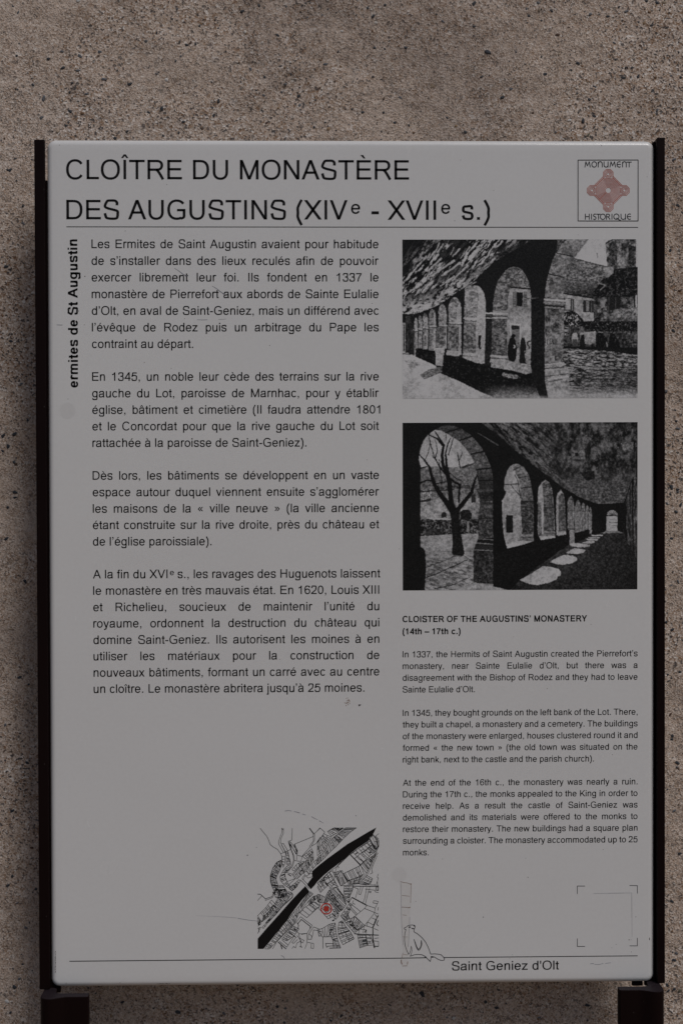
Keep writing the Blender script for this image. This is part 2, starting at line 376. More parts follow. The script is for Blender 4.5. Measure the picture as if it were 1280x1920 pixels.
# pebbles one can pick apart: place as read, width, tilt, kind
PEBS = [(149,2,11,20,'pale'),(14,1879,9,-30,'pale'),(91,111,9,-20,'dark'),(137,156,7,0,'dark'),(244,158,9,30,'dark'),(410,189,9,70,'dark'),(401,216,8,80,'dark'),(82,185,13,85,'grey'),(147,133,10,10,'grey'),
(150,105,11,-50,'grey'),(163,177,8,10,'grey'),(132,209,8,-35,'dark'),(124,236,8,-45,'dark'),(240,246,7,20,'dark'),(78,221,9,20,'grey'),(35,24,8,80,'grey'),(294,62,6,90,'dark'),
(357,81,8,40,'brown'),(120,127,9,20,'dark'),(62,159,7,-40,'dark'),(279,211,7,-30,'dark'),(344,229,7,20,'dark'),(195,149,12,10,'grey'),(228,154,9,80,'tan'),(187,97,10,-20,'grey'),
(117,97,9,0,'grey'),(888,7,10,70,'dark'),(990,31,8,-40,'dark'),(889,50,7,0,'dark'),(913,98,13,-25,'dark'),(1044,66,9,0,'brown'),(1082,119,8,-15,'dark'),(1103,188,9,-45,'dark'),
(1092,226,11,80,'dark'),(1065,227,9,20,'pale'),(1113,218,8,-30,'dark'),(998,212,7,0,'brown'),(872,248,9,-30,'dark'),(942,182,10,20,'dark'),(957,167,8,10,'grey'),(1232,5,9,-30,'dark'),
(1245,4,10,20,'tan'),(1173,21,11,30,'grey'),(1221,48,7,0,'dark'),(1166,147,7,0,'dark'),(1195,144,8,60,'dark'),(1184,128,7,20,'dark'),(1101,254,11,50,'olive'),(1231,207,9,70,'grey'),
(1199,85,7,0,'brown'),(30,814,10,30,'dark'),(7,817,9,60,'dark'),(17,837,11,80,'dark'),(6,846,8,-50,'dark'),(29,923,10,-20,'dark'),(30,933,7,0,'dark'),(1257,913,11,-60,'dark'),
(1269,918,9,-20,'dark'),(1249,944,8,-30,'grey'),(1275,947,9,60,'dark'),(1269,804,10,0,'grey'),(1262,1800,9,0,'dark'),(1263,1854,9,30,'dark'),(1252,1856,8,40,'dark'),(1248,1845,9,-60,'dark'),
(1273,1856,9,20,'olive'),(1267,1787,8,-10,'grey'),(27,1852,12,-40,'dark'),(37,1836,9,40,'grey'),(333,1898,12,-20,'dark'),(43,1809,6,0,'dark'),(791,1864,13,-45,'dark'),(850,1909,9,20,'pale'),
(700,30,9,40,'dark'),(520,66,8,-30,'dark'),(610,120,10,15,'grey'),(560,180,8,60,'dark'),(760,90,9,-20,'dark'),(810,160,9,50,'tan'),(680,210,8,0,'dark'),(470,130,9,-60,'grey'),
(500,230,8,20,'brown'),(740,230,9,10,'dark'),(830,40,8,-30,'grey'),(640,58,7,0,'pale'),(455,20,9,15,'dark'),(1020,140,9,35,'dark'),(1150,80,8,-20,'grey'),(1140,30,8,0,'dark'),
(20,320,9,40,'dark'),(45,420,8,-30,'grey'),(12,500,9,20,'dark'),(50,560,8,60,'brown'),(22,640,9,-20,'dark'),(40,720,8,10,'grey'),(14,1010,9,30,'dark'),(48,1090,9,-50,'dark'),
(20,1180,8,0,'tan'),(38,1270,10,20,'dark'),(10,1360,8,70,'grey'),(52,1430,8,-30,'dark'),(24,1520,9,40,'dark'),(60,1590,8,0,'brown'),(16,1660,9,20,'dark'),(48,1740,8,-40,'grey'),
(1262,300,9,30,'grey'),(1270,385,8,-20,'dark'),(1256,470,9,50,'dark'),(1272,545,8,0,'brown'),(1260,620,9,-40,'dark'),(1274,700,9,20,'tan'),(1258,1010,8,10,'dark'),(1270,1090,9,-60,'grey'),
(1260,1180,9,30,'dark'),(1273,1260,8,0,'dark'),(1256,1340,8,50,'brown'),(1268,1430,9,-20,'dark'),(1262,1520,9,40,'grey'),(1274,1600,8,10,'dark'),(1258,1690,9,-30,'dark'),
(230,1880,8,20,'dark'),(420,1900,8,-30,'grey'),(520,1888,9,10,'dark'),(640,1905,9,40,'dark'),(930,1890,9,-10,'dark'),(1010,1908,8,30,'grey'),(1100,1885,9,0,'dark'),(20,1900,8,30,'dark')]
def pebble_meshes():
    out = {}
    rr = random.Random(5)
    for kind, mat in PEB.items():
        out[kind] = []
        for j in range(5):
            n = 7; V = []; Fc = []
            rad = [rr.uniform(.62, 1.2) for _ in range(n)]
            el = rr.uniform(.45, .75)
            for lv, (sc, h) in enumerate(((1, .12), (.97, -.03), (.66, -.14))):
                for i in range(n):
                    a = 2 * math.pi * i / n
                    V.append((math.cos(a) * rad[i] * sc * .5, h + rr.uniform(-.03, .03), math.sin(a) * rad[i] * sc * el * .5))
            V.append((rr.uniform(-.1, .1), -.17, rr.uniform(-.08, .08)))
            for lv in range(2):
                for i in range(n):
                    i2 = (i + 1) % n
                    Fc.append((lv * n + i, lv * n + i2, lv * n + n + i2, lv * n + n + i))
            for i in range(n): Fc.append((2 * n + i, 2 * n + (i + 1) % n, 3 * n))
            me = bpy.data.meshes.new('pebble'); me.from_pydata(V, [], Fc); me.materials.append(mat)
            me.update()
            out[kind].append(me)
    return out
PM = pebble_meshes()
for i, (px, py, w, a, kind) in enumerate(PEBS):
    u, v = on_panel(px, py, WALL_Y)
    X, _, Zc = plane(u, v)
    base = WALL_Y - float(relief(np.array(X), np.array(Zc)))
    o = bpy.data.objects.new('pebble', PM[kind][i % 5]); COL.objects.link(o); o.parent = wall
    k = w * S * 1.07 * 1.05
    o.location = (X, base, Zc); o.scale = (k, k * .8, k); o.rotation_euler = (0, -math.radians(a), 0)

# ------------------------------------------------------------------ the sign
root = bpy.data.objects.new('information_sign', None)
COL.objects.link(root)
root.location = (0, 0.02, 0)
root['label'] = 'white enamelled information panel about a cloister, held between two dark brown posts'
root['category'] = 'sign'
ROOTINV = Matrix.Translation((0, -0.02, 0))

def child(o, p=None):
    o.parent = p or root
    if p is None: o.matrix_parent_inverse = ROOTINV
    return o

# panel: a rounded slab, edges rolled back
cor = [on_panel(87.3, 261.3), on_panel(1226, 262), on_panel(1227.3, 1841.5), on_panel(95.5, 1853.5)]
UL = (cor[0][0] + cor[3][0]) / 2; UR = (cor[1][0] + cor[2][0]) / 2
VT = (cor[0][1] + cor[1][1]) / 2; VB = (cor[2][1] + cor[3][1]) / 2
def rounded(x0, x1, z0, z1, r, n=10):
    P = []
    for cx, cz, a0 in ((x1 - r, z1 - r, 0), (x0 + r, z1 - r, 90), (x0 + r, z0 + r, 180), (x1 - r, z0 + r, 270)):
        for k in range(n + 1):
            a = math.radians(a0 + 90 * k / n)
            P.append((cx + r * math.cos(a), cz + r * math.sin(a)))
    return P
px0, _, pz1 = plane(UL, VT); px1, _, pz0 = plane(UR, VB)
E_R = 0.0062; TH = 0.0135
secs = []
secs.append((0.030, 0.0, 0.0002)); 
secs.append((0.012, 0.0, 0.0))
for k in range(0, 9):
    a = math.radians(90 * k / 8)
    secs.append((E_R * (1 - math.sin(a)), E_R * (1 - math.cos(a)), 0))
secs.append((0.0, TH - .001, 0)); secs.append((0.001, TH, 0))
V = []; F = []
for ins, y, _ in secs:
    r = max(0.0088 - ins, 0.0015)
    for x, z in rounded(px0 + ins, px1 - ins, pz0 + ins, pz1 - ins, r): V.append((x, y, z))
n = len(V) // len(secs)
F.append(list(range(n))[::-1])
for k in range(len(secs) - 1):
    for i in range(n):
        i2 = (i + 1) % n
        F.append((k * n + i, k * n + i2, (k + 1) * n + i2, (k + 1) * n + i))
F.append([(len(secs) - 1) * n + i for i in range(n)])
panel = child(mesh_obj('panel_board', V, F, ENAMEL, smooth=True))
bm = bmesh.new(); bm.from_mesh(panel.data); bmesh.ops.recalc_face_normals(bm, faces=bm.faces); bm.to_mesh(panel.data); bm.free()

# ---- posts: an extruded profile below, a flat bar carrying the panel above
def prism(name, outline, zlo, zhi, tilt=0.0):
    n = len(outline); V = []
    for z in (zlo, zhi):
        for x, y in outline: V.append((x + tilt * (z - zlo), y, z))
    F = [tuple(range(n)), tuple(range(2 * n - 1, n - 1, -1))] + [((i + 1) % n, i, n + i, n + (i + 1) % n) for i in range(n)]
    o = mesh_obj(name, V, F, BROWN)
    bm = bmesh.new(); bm.from_mesh(o.data); bmesh.ops.recalc_face_normals(bm, faces=bm.faces); bm.to_mesh(o.data); bm.free()
    return o
def profile(xo, xi, sgn):
    """plan of a post: a deep round-nosed outer lobe and a flat inner plate set a little back from its nose"""
    P = []
    w = abs(xi - xo); lob = 0.0125; yf = -0.027; yb = 0.005; r = 0.0088; yp = -0.0215; yq = -0.0110
    for k in range(9):
        a = math.radians(180 + 90 * k / 8); P.append((r + r * math.cos(a), yf + r + r * math.sin(a)))
    for k in range(9):
        t = k / 8; P.append((lob * .72 + t * .017, yf + (yp - yf) * (3 * t * t - 2 * t ** 3)))
    P += [(w - .0012, yp), (w, yp + .0010), (w, yq - .001), (w - .001, yq), (lob + .004, yq), (lob + .001, yq + .0025)]
    P += [(lob, yb - .003), (lob - .003, yb)]
    for k in range(7):
        a = math.radians(90 + 90 * k / 6); P.append((.006 + .006 * math.cos(a), yb - .006 + .006 * math.sin(a)))
    return [(xo + sgn * x, y) for x, y in P]
def slab(name, P, y0, y1, parent_, w=.0004):
    """an upright plate cut to the outline P (x, z)"""
    m = len(P); V = [(x, y, z) for y in (y0, y1) for x, z in P]
    F = [tuple(range(m)), tuple(range(2 * m - 1, m - 1, -1))] + [((i + 1) % m, i, m + i, m + (i + 1) % m) for i in range(m)]
    o = mesh_obj(name, V, F, BROWN)
    bm = bmesh.new(); bm.from_mesh(o.data); bmesh.ops.recalc_face_normals(bm, faces=bm.faces); bm.to_mesh(o.data); bm.free()
    child(o, parent_); bevel(o, w, 2); return o
zof = lambda px_, py_, y: plane(0, on_panel(px_, py_, y)[1])[2]
xof = lambda px_, py_, y: plane(on_panel(px_, py_, y)[0], 0)[0]
for side in (0, 1):
    if side == 0:
        xo, xi = xof(76.0, 1875, -.02), xof(165.6, 1869, -.0215); ztop = zof(140, 1869, -.0215); sg = 1
        xa, xb = xof(64.2, 262, -.0015), xof(74.4, 1850, -.0015); zt_ = zof(70, 261.3, -.0015); wid = .0102; yr0, yr1 = -.0015, .0035
    else:
        xo, xi = xof(1243.9, 1860, -.02), xof(1160.2, 1856.3, -.0215); ztop = zof(1180, 1856.3, -.0215); sg = -1
        xa, xb = xof(1245.8, 258, -.0045), xof(1245.9, 1836, -.0045); zt_ = zof(1236, 257.6, -.0045); wid = .0078; yr0, yr1 = -.0045, .0045
    post = child(prism('post', profile(xo, xi, sg), -0.05, ztop)); bevel(post, .0007, 2)
    zlo = ztop + .0003
    tilt = (xa - xb) / (zt_ - zlo)
    bar = child(prism('side_bar', [(xb + sg * x, y) for x, y in ((0, yr0), (wid, yr0), (wid, yr1), (0, yr1))], zlo, zt_, tilt), post)
    bevel(bar, .0007, 3)
    # strap behind the joint of bar and panel
    X_ = lambda x, z: xb + sg * x + tilt * (z - zlo)
    if side == 0:
        zs = zof(110, 1861.5, .0045); zt2 = zof(90, 340, .008); P = [(wid - .003, zs), (wid + .0095, zs), (wid + .0095, zt2), (wid - .003, zt2)]
    else:
        zs = zof(1200, 1848.5, .0045); P = [(wid - .003, zs), (wid + .0105, zs), (wid + .0105, zt_ - .0105), (wid + .0030, zt_ - .0034), (wid + .0006, zt_ - .0018), (wid - .003, zt_ - .0016)]
    slab('strap', [(X_(x, z), z) for x, z in P], .0045 + .0003 * 1, .0085, post)
    if side == 1:
        P = [(wid + .0125, zs), (wid + .0230, zs), (wid + .0230, zs + .05), (wid + .0125, zs + .05)]
        slab('strap', [(X_(x, z), z) for x, z in P], .0046, .0085, post)
    # fixing screws on the bar's outer flank
    for z in (Z0 + .30, Z0, Z0 - .30):
        bm = bmesh.new(); bmesh.ops.create_cone(bm, cap_ends=True, segments=12, radius1=.0011, radius2=.0008, depth=.0006)
        me = bpy.data.meshes.new('rivet'); bm.to_mesh(me); bm.free(); me.materials.append(BROWN)
        o = bpy.data.objects.new('rivet', me); COL.objects.link(o); child(o, post)
        o.location = (X_(-.0002, z), (yr0 + yr1) / 2, z); o.rotation_euler = (0, math.radians(-90 * sg), 0)

# ------------------------------------------------------------------ lettering (outlines of a plain grotesque, drawn as flat faces)
# a plain grotesque drawn as pen strokes on an em of 1000; h, k = half the width of upright and level strokes
class Pen:
    def __init__(s, h, k, sx): s.h, s.k, s.sx, s.V, s.F = h, k, sx, [], []
    def quad(s, P):
        n = len(s.V); s.V += list(P); s.F.append(tuple(range(n, n + len(P))))
    def strip(s, P):
        """stroke along points; thickness follows its direction"""
        n = len(P); L, R = [], []
        for i in range(n):
            a = P[max(i - 1, 0)]; b_ = P[min(i + 1, n - 1)]
            dx, dy = b_[0] - a[0], b_[1] - a[1]; q = math.hypot(dx, dy) or 1; dx /= q; dy /= q
            w = 1 / math.sqrt((dy / s.h) ** 2 + (dx / s.k) ** 2) if True else 0
            L.append((P[i][0] - dy * w, P[i][1] + dx * w)); R.append((P[i][0] + dy * w, P[i][1] - dx * w))
        for i in range(n - 1): s.quad([L[i], R[i], R[i + 1], L[i + 1]])
    def v(s, x, y0, y1): s.quad([(x - s.h, y0), (x + s.h, y0), (x + s.h, y1), (x - s.h, y1)])
    def bar(s, x0, x1, y): s.quad([(x0, y - s.k), (x1, y - s.k), (x1, y + s.k), (x0, y + s.k)])
    def d(s, x0, y0, x1, y1, f=1.0):
        q = math.hypot(x1 - x0, y1 - y0); t = s.h * f * q / abs(y1 - y0) * 1.0
        s.quad([(x0 - t, y0), (x0 + t, y0), (x1 + t, y1), (x1 - t, y1)])
    def e(s, cx, cy, rx, ry, a0, a1, p=2.25):
        n = max(4, int(abs(a1 - a0) / 14)); P = []
        for i in range(n + 1):
            a = math.radians(a0 + (a1 - a0) * i / n); c, q = math.cos(a), math.sin(a)
            P.append((cx + rx * abs(c) ** (2 / p) * (1 if c >= 0 else -1), cy + ry * abs(q) ** (2 / p) * (1 if q >= 0 else -1)))
        s.strip(P)
    def c(s, *Q):
        """smooth stroke through points"""
        Q = [tuple(q) for q in Q]; P = []; E = [(2 * Q[0][0] - Q[1][0], 2 * Q[0][1] - Q[1][1])] + Q + [(2 * Q[-1][0] - Q[-2][0], 2 * Q[-1][1] - Q[-2][1])]
        for i in range(1, len(E) - 2):
            for j in range(4):
                t = j / 4; o = []
                for m in (0, 1):
                    p0, p1, p2, p3 = E[i - 1][m], E[i][m], E[i + 1][m], E[i + 2][m]
                    o.append(.5 * (2 * p1 + (p2 - p0) * t + (2 * p0 - 5 * p1 + 4 * p2 - p3) * t * t + (3 * p1 - p0 - 3 * p2 + p3) * t ** 3))
                P.append(tuple(o))
        P.append(Q[-1]); s.strip(P)
WID = dict(zip('ABCDEFGHIJKLMNOPQRSTUVWXYZ', (667, 667, 722, 722, 667, 611, 778, 722, 278, 500, 667, 556, 833, 722, 778, 667, 778, 722, 667, 611, 722, 667, 944, 667, 667, 611)))
WID.update(zip('abcdefghijklmnopqrstuvwxyz', (556, 556, 500, 556, 556, 278, 556, 556, 222, 222, 500, 222, 833, 556, 556, 556, 556, 333, 500, 278, 556, 500, 722, 500, 500, 500)))
WID.update({c: 556 for c in '0123456789–«»'}); WID.update({'.': 278, ',': 278, '(': 333, ')': 333, '-': 333, '’': 222, "'": 191})
WIDB = dict(WID); WIDB.update(dict(A=722, B=722, b=611, c=556, d=611, g=611, h=611, i=278, l=278, m=889, n=611, o=611, p=611, r=389, s=556, t=333, u=611)); WIDB['’'] = 278
ACC = {'à': 'a`', 'â': 'a^', 'è': 'e`', 'é': 'e/', 'ê': 'e^', 'î': 'i^', 'Î': 'I^', 'È': 'E`'}
def glyph(ch, bold):
    h, k = (72, 63) if bold else (49.5, 42.5)
    mark = ''
    if ch in ACC: ch, mark = ACC[ch][0], ACC[ch][1]
    sx = (WIDB if bold else WID)[ch] / WID[ch]; adv = WID[ch] * sx
    p = Pen(h, k, sx); X = lambda x: x * sx
    H = 716; xh = 521
    T = H - k; M = 372
    def bowl(x0, xm, x1, y0, y1, a0=90, a1=-90): p.e(X(xm), (y0 + y1) / 2, X(x1) - h - X(xm), (y1 - y0) / 2 - k, a0, a1)
    if ch == 'A': t = h * 1.1; p.d(X(0) + t, 0, X(333), H); p.d(X(667) - t, 0, X(333), H); p.bar(X(150), X(517), 252)
    elif ch == 'B': p.v(X(78) + h, 0, H); p.bar(X(78), X(400), T); p.bar(X(78), X(420), M); p.bar(X(78), X(410), k); bowl(0, 390, 592, M - k, H); bowl(0, 400, 627, 0, M + k)
    elif ch == 'C': p.e(X(378), 359, X(330) - h, 378 - k, 35, 325)
    elif ch == 'D': p.v(X(80) + h, 0, H); p.bar(X(80), X(345), T); p.bar(X(80), X(345), k); p.e(X(345), 358, X(672) - h - X(345), 358 - k, 90, -90, 2.35)
    elif ch == 'E': p.v(X(82) + h, 0, H); p.bar(X(82), X(610), T); p.bar(X(82), X(585), M); p.bar(X(82), X(620), k)
    elif ch == 'F': p.v(X(82) + h, 0, H); p.bar(X(82), X(580), T); p.bar(X(82), X(530), 360)
    elif ch == 'G': p.e(X(395), 359, X(347) - h, 378 - k, 38, 300); p.bar(X(405), X(712), 342); p.v(X(712) - h, 110, 342 + k); p.c((X(712) - h, 115), (X(640), 70), (X(540), 28))
    elif ch == 'H': p.v(X(80) + h, 0, H); p.v(X(642) - h, 0, H); p.bar(X(80), X(642), 376)
    elif ch == 'I': p.v(X(139), 0, H)
    elif ch == 'J': p.v(X(420) - h, 200, H); p.e(X(225), 205, X(195) - h, 215 - k, 0, -180)
    elif ch == 'K': p.v(X(76) + h, 0, H); p.d(X(150), 215, X(590), H); p.d(X(300), 370, X(612), 0, 1.05)
    elif ch == 'L': p.v(X(76) + h, 0, H); p.bar(X(76), X(525), k)
    elif ch == 'M': p.v(X(74) + h, 0, H); p.v(X(759) - h, 0, H); p.d(X(74) + h * 1.1, H, X(416), 0, .95); p.d(X(759) - h * 1.1, H, X(416), 0, .95)
    elif ch == 'N': p.v(X(76) + h, 0, H); p.v(X(646) - h, 0, H); p.d(X(76) + h * 1.15, H, X(646) - h * 1.15, 0, .95)
    elif ch in 'OQ':
        p.e(X(389), 359, X(350) - h, 378 - k, 0, 360)
        if ch == 'Q': p.d(X(690), -45, X(480), 150)
    elif ch == 'P': p.v(X(78) + h, 0, H); p.bar(X(78), X(410), T); p.bar(X(78), X(410), 330); bowl(0, 400, 622, 292, H)
    elif ch == 'R': p.v(X(80) + h, 0, H); p.bar(X(80), X(450), T); p.bar(X(80), X(440), 355); bowl(0, 430, 655, 355 - k, H); p.c((X(395), 350), (X(450), 315), (X(505), 240), (X(560), 150), (X(625), 35), (X(650), -5)); 
    elif ch == 'S': a = 0; p.c((X(50) + h, 225), (X(80) + h, 120), (X(170), 50), (X(340), -19 + k), (X(520), 38), (X(612) - h, 125), (X(617) - h, 205), (X(560), 300), (X(430), 350), (X(230), 400), (X(112), 460), (X(73) + h * .9, 545), (X(115) + h, 640), (X(210), 700 - k * .3), (X(330), 737 - k), (X(470), 700 - k * .3), (X(560) - h * .4, 620), (X(590) - h, 520))
    elif ch == 'T': p.bar(X(20), X(590), T); p.v(X(305), 0, H)
    elif ch == 'U': p.v(X(79) + h, 270, H); p.v(X(643) - h, 270, H); p.e(X(361), 275, X(282) - h, 294 - k, 180, 360)
    elif ch == 'V': t = h * 1.1; p.d(X(6) + t, H, X(333), 0); p.d(X(661) - t, H, X(333), 0)
    elif ch == 'X': t = h * 1.2; p.d(X(8) + t, 0, X(655) - t, H); p.d(X(8) + t, H, X(655) - t, 0)
    elif ch == 'Y': t = h * 1.15; p.v(X(333), 0, 310); p.d(X(333), 290, X(5) + t, H); p.d(X(333), 290, X(662) - t, H)
    elif ch == 'Z': p.bar(X(40), X(575), T); p.bar(X(25), X(585), k); p.d(X(40) + h, k, X(560) - h, T)
    elif ch == 'a': p.c((X(52) + h, 355), (X(75) + h, 430), (X(150), 480), (X(270), 538 - k), (X(390), 490), (X(472) - h, 430), (X(474) - h, 360)); p.v(X(474) - h, 110, 370); p.c((X(474) - h, 130), (X(480) - h, 50), (X(515) - h * .6, -6 + k * .6)); p.c((X(474) - h, 300), (X(400), 285), (X(240), 265), (X(110), 235), (X(38) + h, 145), (X(75) + h * .6, 55), (X(200), -12 + k), (X(340), 20 + k), (X(440) - h * .3, 90), (X(474) - h, 190))
    elif ch in 'bdpq':
        y0 = -15; l = ch in 'bp'; st = X(66) + h if l else X(490) - h; c = X(292) if l else X(264)
        p.e(c, 261, X(226) - h, 276 - k, 0, 360); p.v(st, 0 if ch in 'bd' else -208, H if ch in 'bd' else xh)
    elif ch == 'c': p.e(X(268), 261, X(232) - h, 276 - k, 38, 322)
    elif ch == 'e': p.e(X(278), 261, X(240) - h, 276 - k, 8, 330); p.bar(X(60), X(516) - h * .3, 270); p.c((X(516) - h, 275), (X(512) - h, 310), (X(500) - h, 350))
    elif ch == 'f': p.v(X(85) + h, 0, 590); p.bar(X(10), X(255), xh - k); p.c((X(85) + h, 570), (X(92) + h, 650), (X(150) + h, 722 - k), (X(270), 722 - k))
    elif ch == 'g': p.e(X(264), 270, X(228) - h, 266 - k, 0, 360); p.v(X(490) - h, 0, xh); p.c((X(490) - h, 40), (X(480) - h, -90), (X(400), -185 + k * .3), (X(270), -218 + k), (X(140), -190 + k * .3), (X(60) + h * .7, -110), (X(50) + h, -60))
    elif ch in 'hn': p.v(X(66) + h, 0, H if ch == 'h' else xh); p.v(X(489) - h, 0, 350); p.c((X(489) - h, 330), (X(470) - h, 450), (X(390), 500 - k * .1), (X(300), 536 - k), (X(190), 490), (X(110) + h, 420), (X(66) + h, 300))
    elif ch in 'ij':
        p.v(X(111), 0 if ch == 'i' else -120, xh)
        if ch == 'j': p.c((X(111), -100), (X(95), -180), (X(-5), -205 + k))
        if not mark: p.quad([(X(111) - h, 615), (X(111) + h, 615), (X(111) + h, H), (X(111) - h, H)])
    elif ch == 'k': p.v(X(66) + h, 0, H); p.d(X(140), 165, X(425), xh); p.d(X(230), 290, X(440), 0)
    elif ch == 'l': p.v(X(111), 0, H)
    elif ch == 'm':
        p.v(X(66) + h, 0, xh)
        for x0, x1 in ((66, 416 + 44), (416 - 44, 768)):
            p.v(X(x1) - h if x1 == 768 else X(416), 0, 370)
            e1 = X(x1) - h if x1 == 768 else X(416); e0 = X(66) + h if x0 == 66 else X(416)
            p.c((e1, 350), (e1 - X(18), 450), (e1 - X(95), 536 - k), (e1 - X(185), 510 - k * .4), (e0 + X(20), 430), (e0, 310))
    elif ch == 'o': p.e(X(278), 261, X(243) - h, 276 - k, 0, 360)
    elif ch == 'r': p.v(X(66) + h, 0, xh); p.c((X(66) + h, 290), (X(95) + h, 420), (X(190), 500), (X(280), 530 - k), (X(350), 512 - k * .6))
    elif ch == 's': p.c((X(30) + h, 160), (X(60) + h, 85), (X(140), 30 + k * .4), (X(245), -14 + k), (X(370), 25 + k * .4), (X(462) - h, 110), (X(455) - h, 190), (X(370), 240), (X(250), 270), (X(120), 305), (X(45) + h * .9, 385), (X(80) + h * .8, 480), (X(230), 537 - k), (X(360), 505), (X(430) - h * .6, 450), (X(445) - h, 385))
    elif ch == 't': p.v(X(88) + h, 100, 665); p.bar(X(14), X(258), xh - k); p.c((X(88) + h, 130), (X(92) + h, 50), (X(150) + h, -2 + k), (X(262), 4 + k))
    elif ch == 'u': p.v(X(490) - h, 0, xh); p.v(X(66) + h, 190, xh); p.c((X(66) + h, 200), (X(85) + h, 80), (X(165), 25 + k * .2), (X(260), -14 + k), (X(370), 40), (X(450) - h, 110), (X(490) - h, 230))
    elif ch == 'v': t = h * 1.1; p.d(X(8) + t, xh, X(250), 0); p.d(X(492) - t, xh, X(250), 0)
    elif ch == 'w': t = h * 1.05; p.d(X(8) + t, xh, X(190), 0, .97); p.d(X(361), xh, X(190), 0, .97); p.d(X(361), xh, X(532), 0, .97); p.d(X(714) - t, xh, X(532), 0, .97)
    elif ch == 'x': t = h * 1.15; p.d(X(8) + t, 0, X(484) - t, xh); p.d(X(10) + t, xh, X(490) - t, 0)
    elif ch == 'y': t = h * 1.1; p.d(X(8) + t, xh, X(255), 0); p.d(X(490) - t, xh, X(232), -90); p.c((X(262), -10), (X(225), -110), (X(175), -188 + k), (X(70), -205 + k))
    elif ch == 'z': p.bar(X(36), X(460), xh - k); p.bar(X(20), X(470), k); p.d(X(36) + h, k, X(452) - h, xh - k)
    elif ch == '0': p.e(278, 350, 240 - h, 360 - k, 0, 360)
    elif ch == '1': p.v(X(372) - h, 0, 705); p.c((372 - h, 690), (320 - h * .3, 610), (200, 545), (110, 505))
    elif ch == '2': p.bar(35, 508, k); p.c((48 + h, 500), (75 + h, 600), (150, 670 + k * .1), (278, 706 - k), (420, 665), (500 - h, 565), (490 - h, 450), (410, 350), (270, 225), (140, 120), (75 + h * .3, 40))
    elif ch == '3': p.c((38 + h, 195), (65 + h, 90), (150, 30), (265, -14 + k), (420, 40), (518 - h, 170), (505 - h, 280), (410, 350), (330, 372), (240, 368)); p.c((240, 375), (350, 385), (440, 430), (490 - h, 530), (440, 640), (270, 706 - k), (150, 655), (90 + h * .6, 600), (58 + h, 515))
    elif ch == '4': p.v(X(408), 0, 706); p.bar(20, 520, 205); p.d(20 + h * 1.1, 200, 400, 700, .95)
    elif ch == '5': p.bar(130, 490, 693 - k); p.d(90, 330, 130 + h * .9, 693, .95); p.c((34 + h, 190), (70 + h, 80), (150, 25), (260, -14 + k), (420, 45), (518 - h, 215), (470 - h * .3, 380), (330, 460 - k * .4), (200, 440), (95 + h * .3, 350))
    elif ch == '6': p.e(288, 225, 236 - h, 238 - k, 0, 360, 2.1); p.c((498 - h, 540), (450, 640), (320, 706 - k), (190, 660), (85 + h * .3, 520), (40 + h, 330), (52 + h, 200))
    elif ch == '7': p.bar(44, 520, 693 - k); p.c((515 - h * .8, 650), (420, 540), (310, 370), (245, 200), (210, 0))
    elif ch == '8': p.e(278, 522, 208 - h, 186 - k, 0, 360, 2.1); p.e(278, 188, 240 - h, 205 - k, 0, 360, 2.1)
    elif ch == '9': p.e(268, 470, 236 - h, 238 - k, 0, 360, 2.1); p.c((60 + h, 150), (110, 50), (240, -14 + k), (370, 30), (480 - h * .3, 170), (516 - h, 360), (504 - h, 480))
    elif ch == '.': p.quad([(139 - h * 1.1, 0), (139 + h * 1.1, 0), (139 + h * 1.1, 100 if not bold else 142), (139 - h * 1.1, 100 if not bold else 142)])
    elif ch == ',': p.quad([(139 - h * 1.1, 0), (139 + h * 1.1, 0), (139 + h * 1.1, 100), (139 - h * 1.1, 100)]); p.quad([(139 + h * .2, 5), (139 + h * 1.1, 5), (139 + h * .9, -60), (139 - h * .9, -142), (139 - h * 1.1, -110), (139 + h * .1, -55)])
    elif ch in '’':  x = X(111); p.quad([(x - h * 1.1, 612), (x + h * 1.1, 612), (x + h * 1.1, 716), (x - h * 1.1, 716)]); p.quad([(x + h * .2, 620), (x + h * 1.1, 620), (x + h * .9, 545), (x - h * .9, 462), (x - h * 1.1, 500), (x + h * .1, 560)])
    elif ch == "'": p.quad([(95 - h, 716), (95 + h, 716), (95 + h * .6, 462), (95 - h * .6, 462)])
    elif ch == '(': p.c((X(300) - h, 728), (X(180), 600), (X(110), 430), (X(88) + h * .5, 260), (X(110), 90), (X(180), -80), (X(300) - h, -208))
    elif ch == ')': p.c((X(33) + h, 728), (X(153), 600), (X(223), 430), (X(245) - h * .5, 260), (X(223), 90), (X(153), -80), (X(33) + h, -208))
    elif ch == '-': p.bar(40, 292, 262)
    elif ch == '–': p.bar(0, 556, 262)
    elif ch in '«»':
        for x in (110, 295):
            a, b_ = (x, x + 150) if ch == '»' else (x + 150, x)
            p.d(a, 460, b_, 285, .75); p.d(a, 110, b_, 285, .75)
    top = xh if ch.islower() else H
    cx = X({'a': 265, 'e': 278, 'i': 111, 'I': 139, 'E': 350}.get(ch, 0))
    if mark == '`': p.quad([(cx - 130, top + 190), (cx - 30, top + 190), (cx + 55, top + 65), (cx - 15, top + 65)])
    elif mark == '/': p.quad([(cx + 130, top + 190), (cx + 30, top + 190), (cx - 55, top + 65), (cx + 15, top + 65)])
    elif mark == '^': p.quad([(cx - 135, top + 65), (cx - 60, top + 65), (cx, top + 140), (cx, top + 200), (cx - 38, top + 200)]); p.quad([(cx + 135, top + 65), (cx + 60, top + 65), (cx, top + 140), (cx, top + 200), (cx + 38, top + 200)])
    return adv / 1000, np.array(p.V, float) / 1000, p.F
class Glyphs(dict):
    def __missing__(s, key):
        s[key] = glyph(key[1], key[0]); return s[key]
GLY = Glyphs()
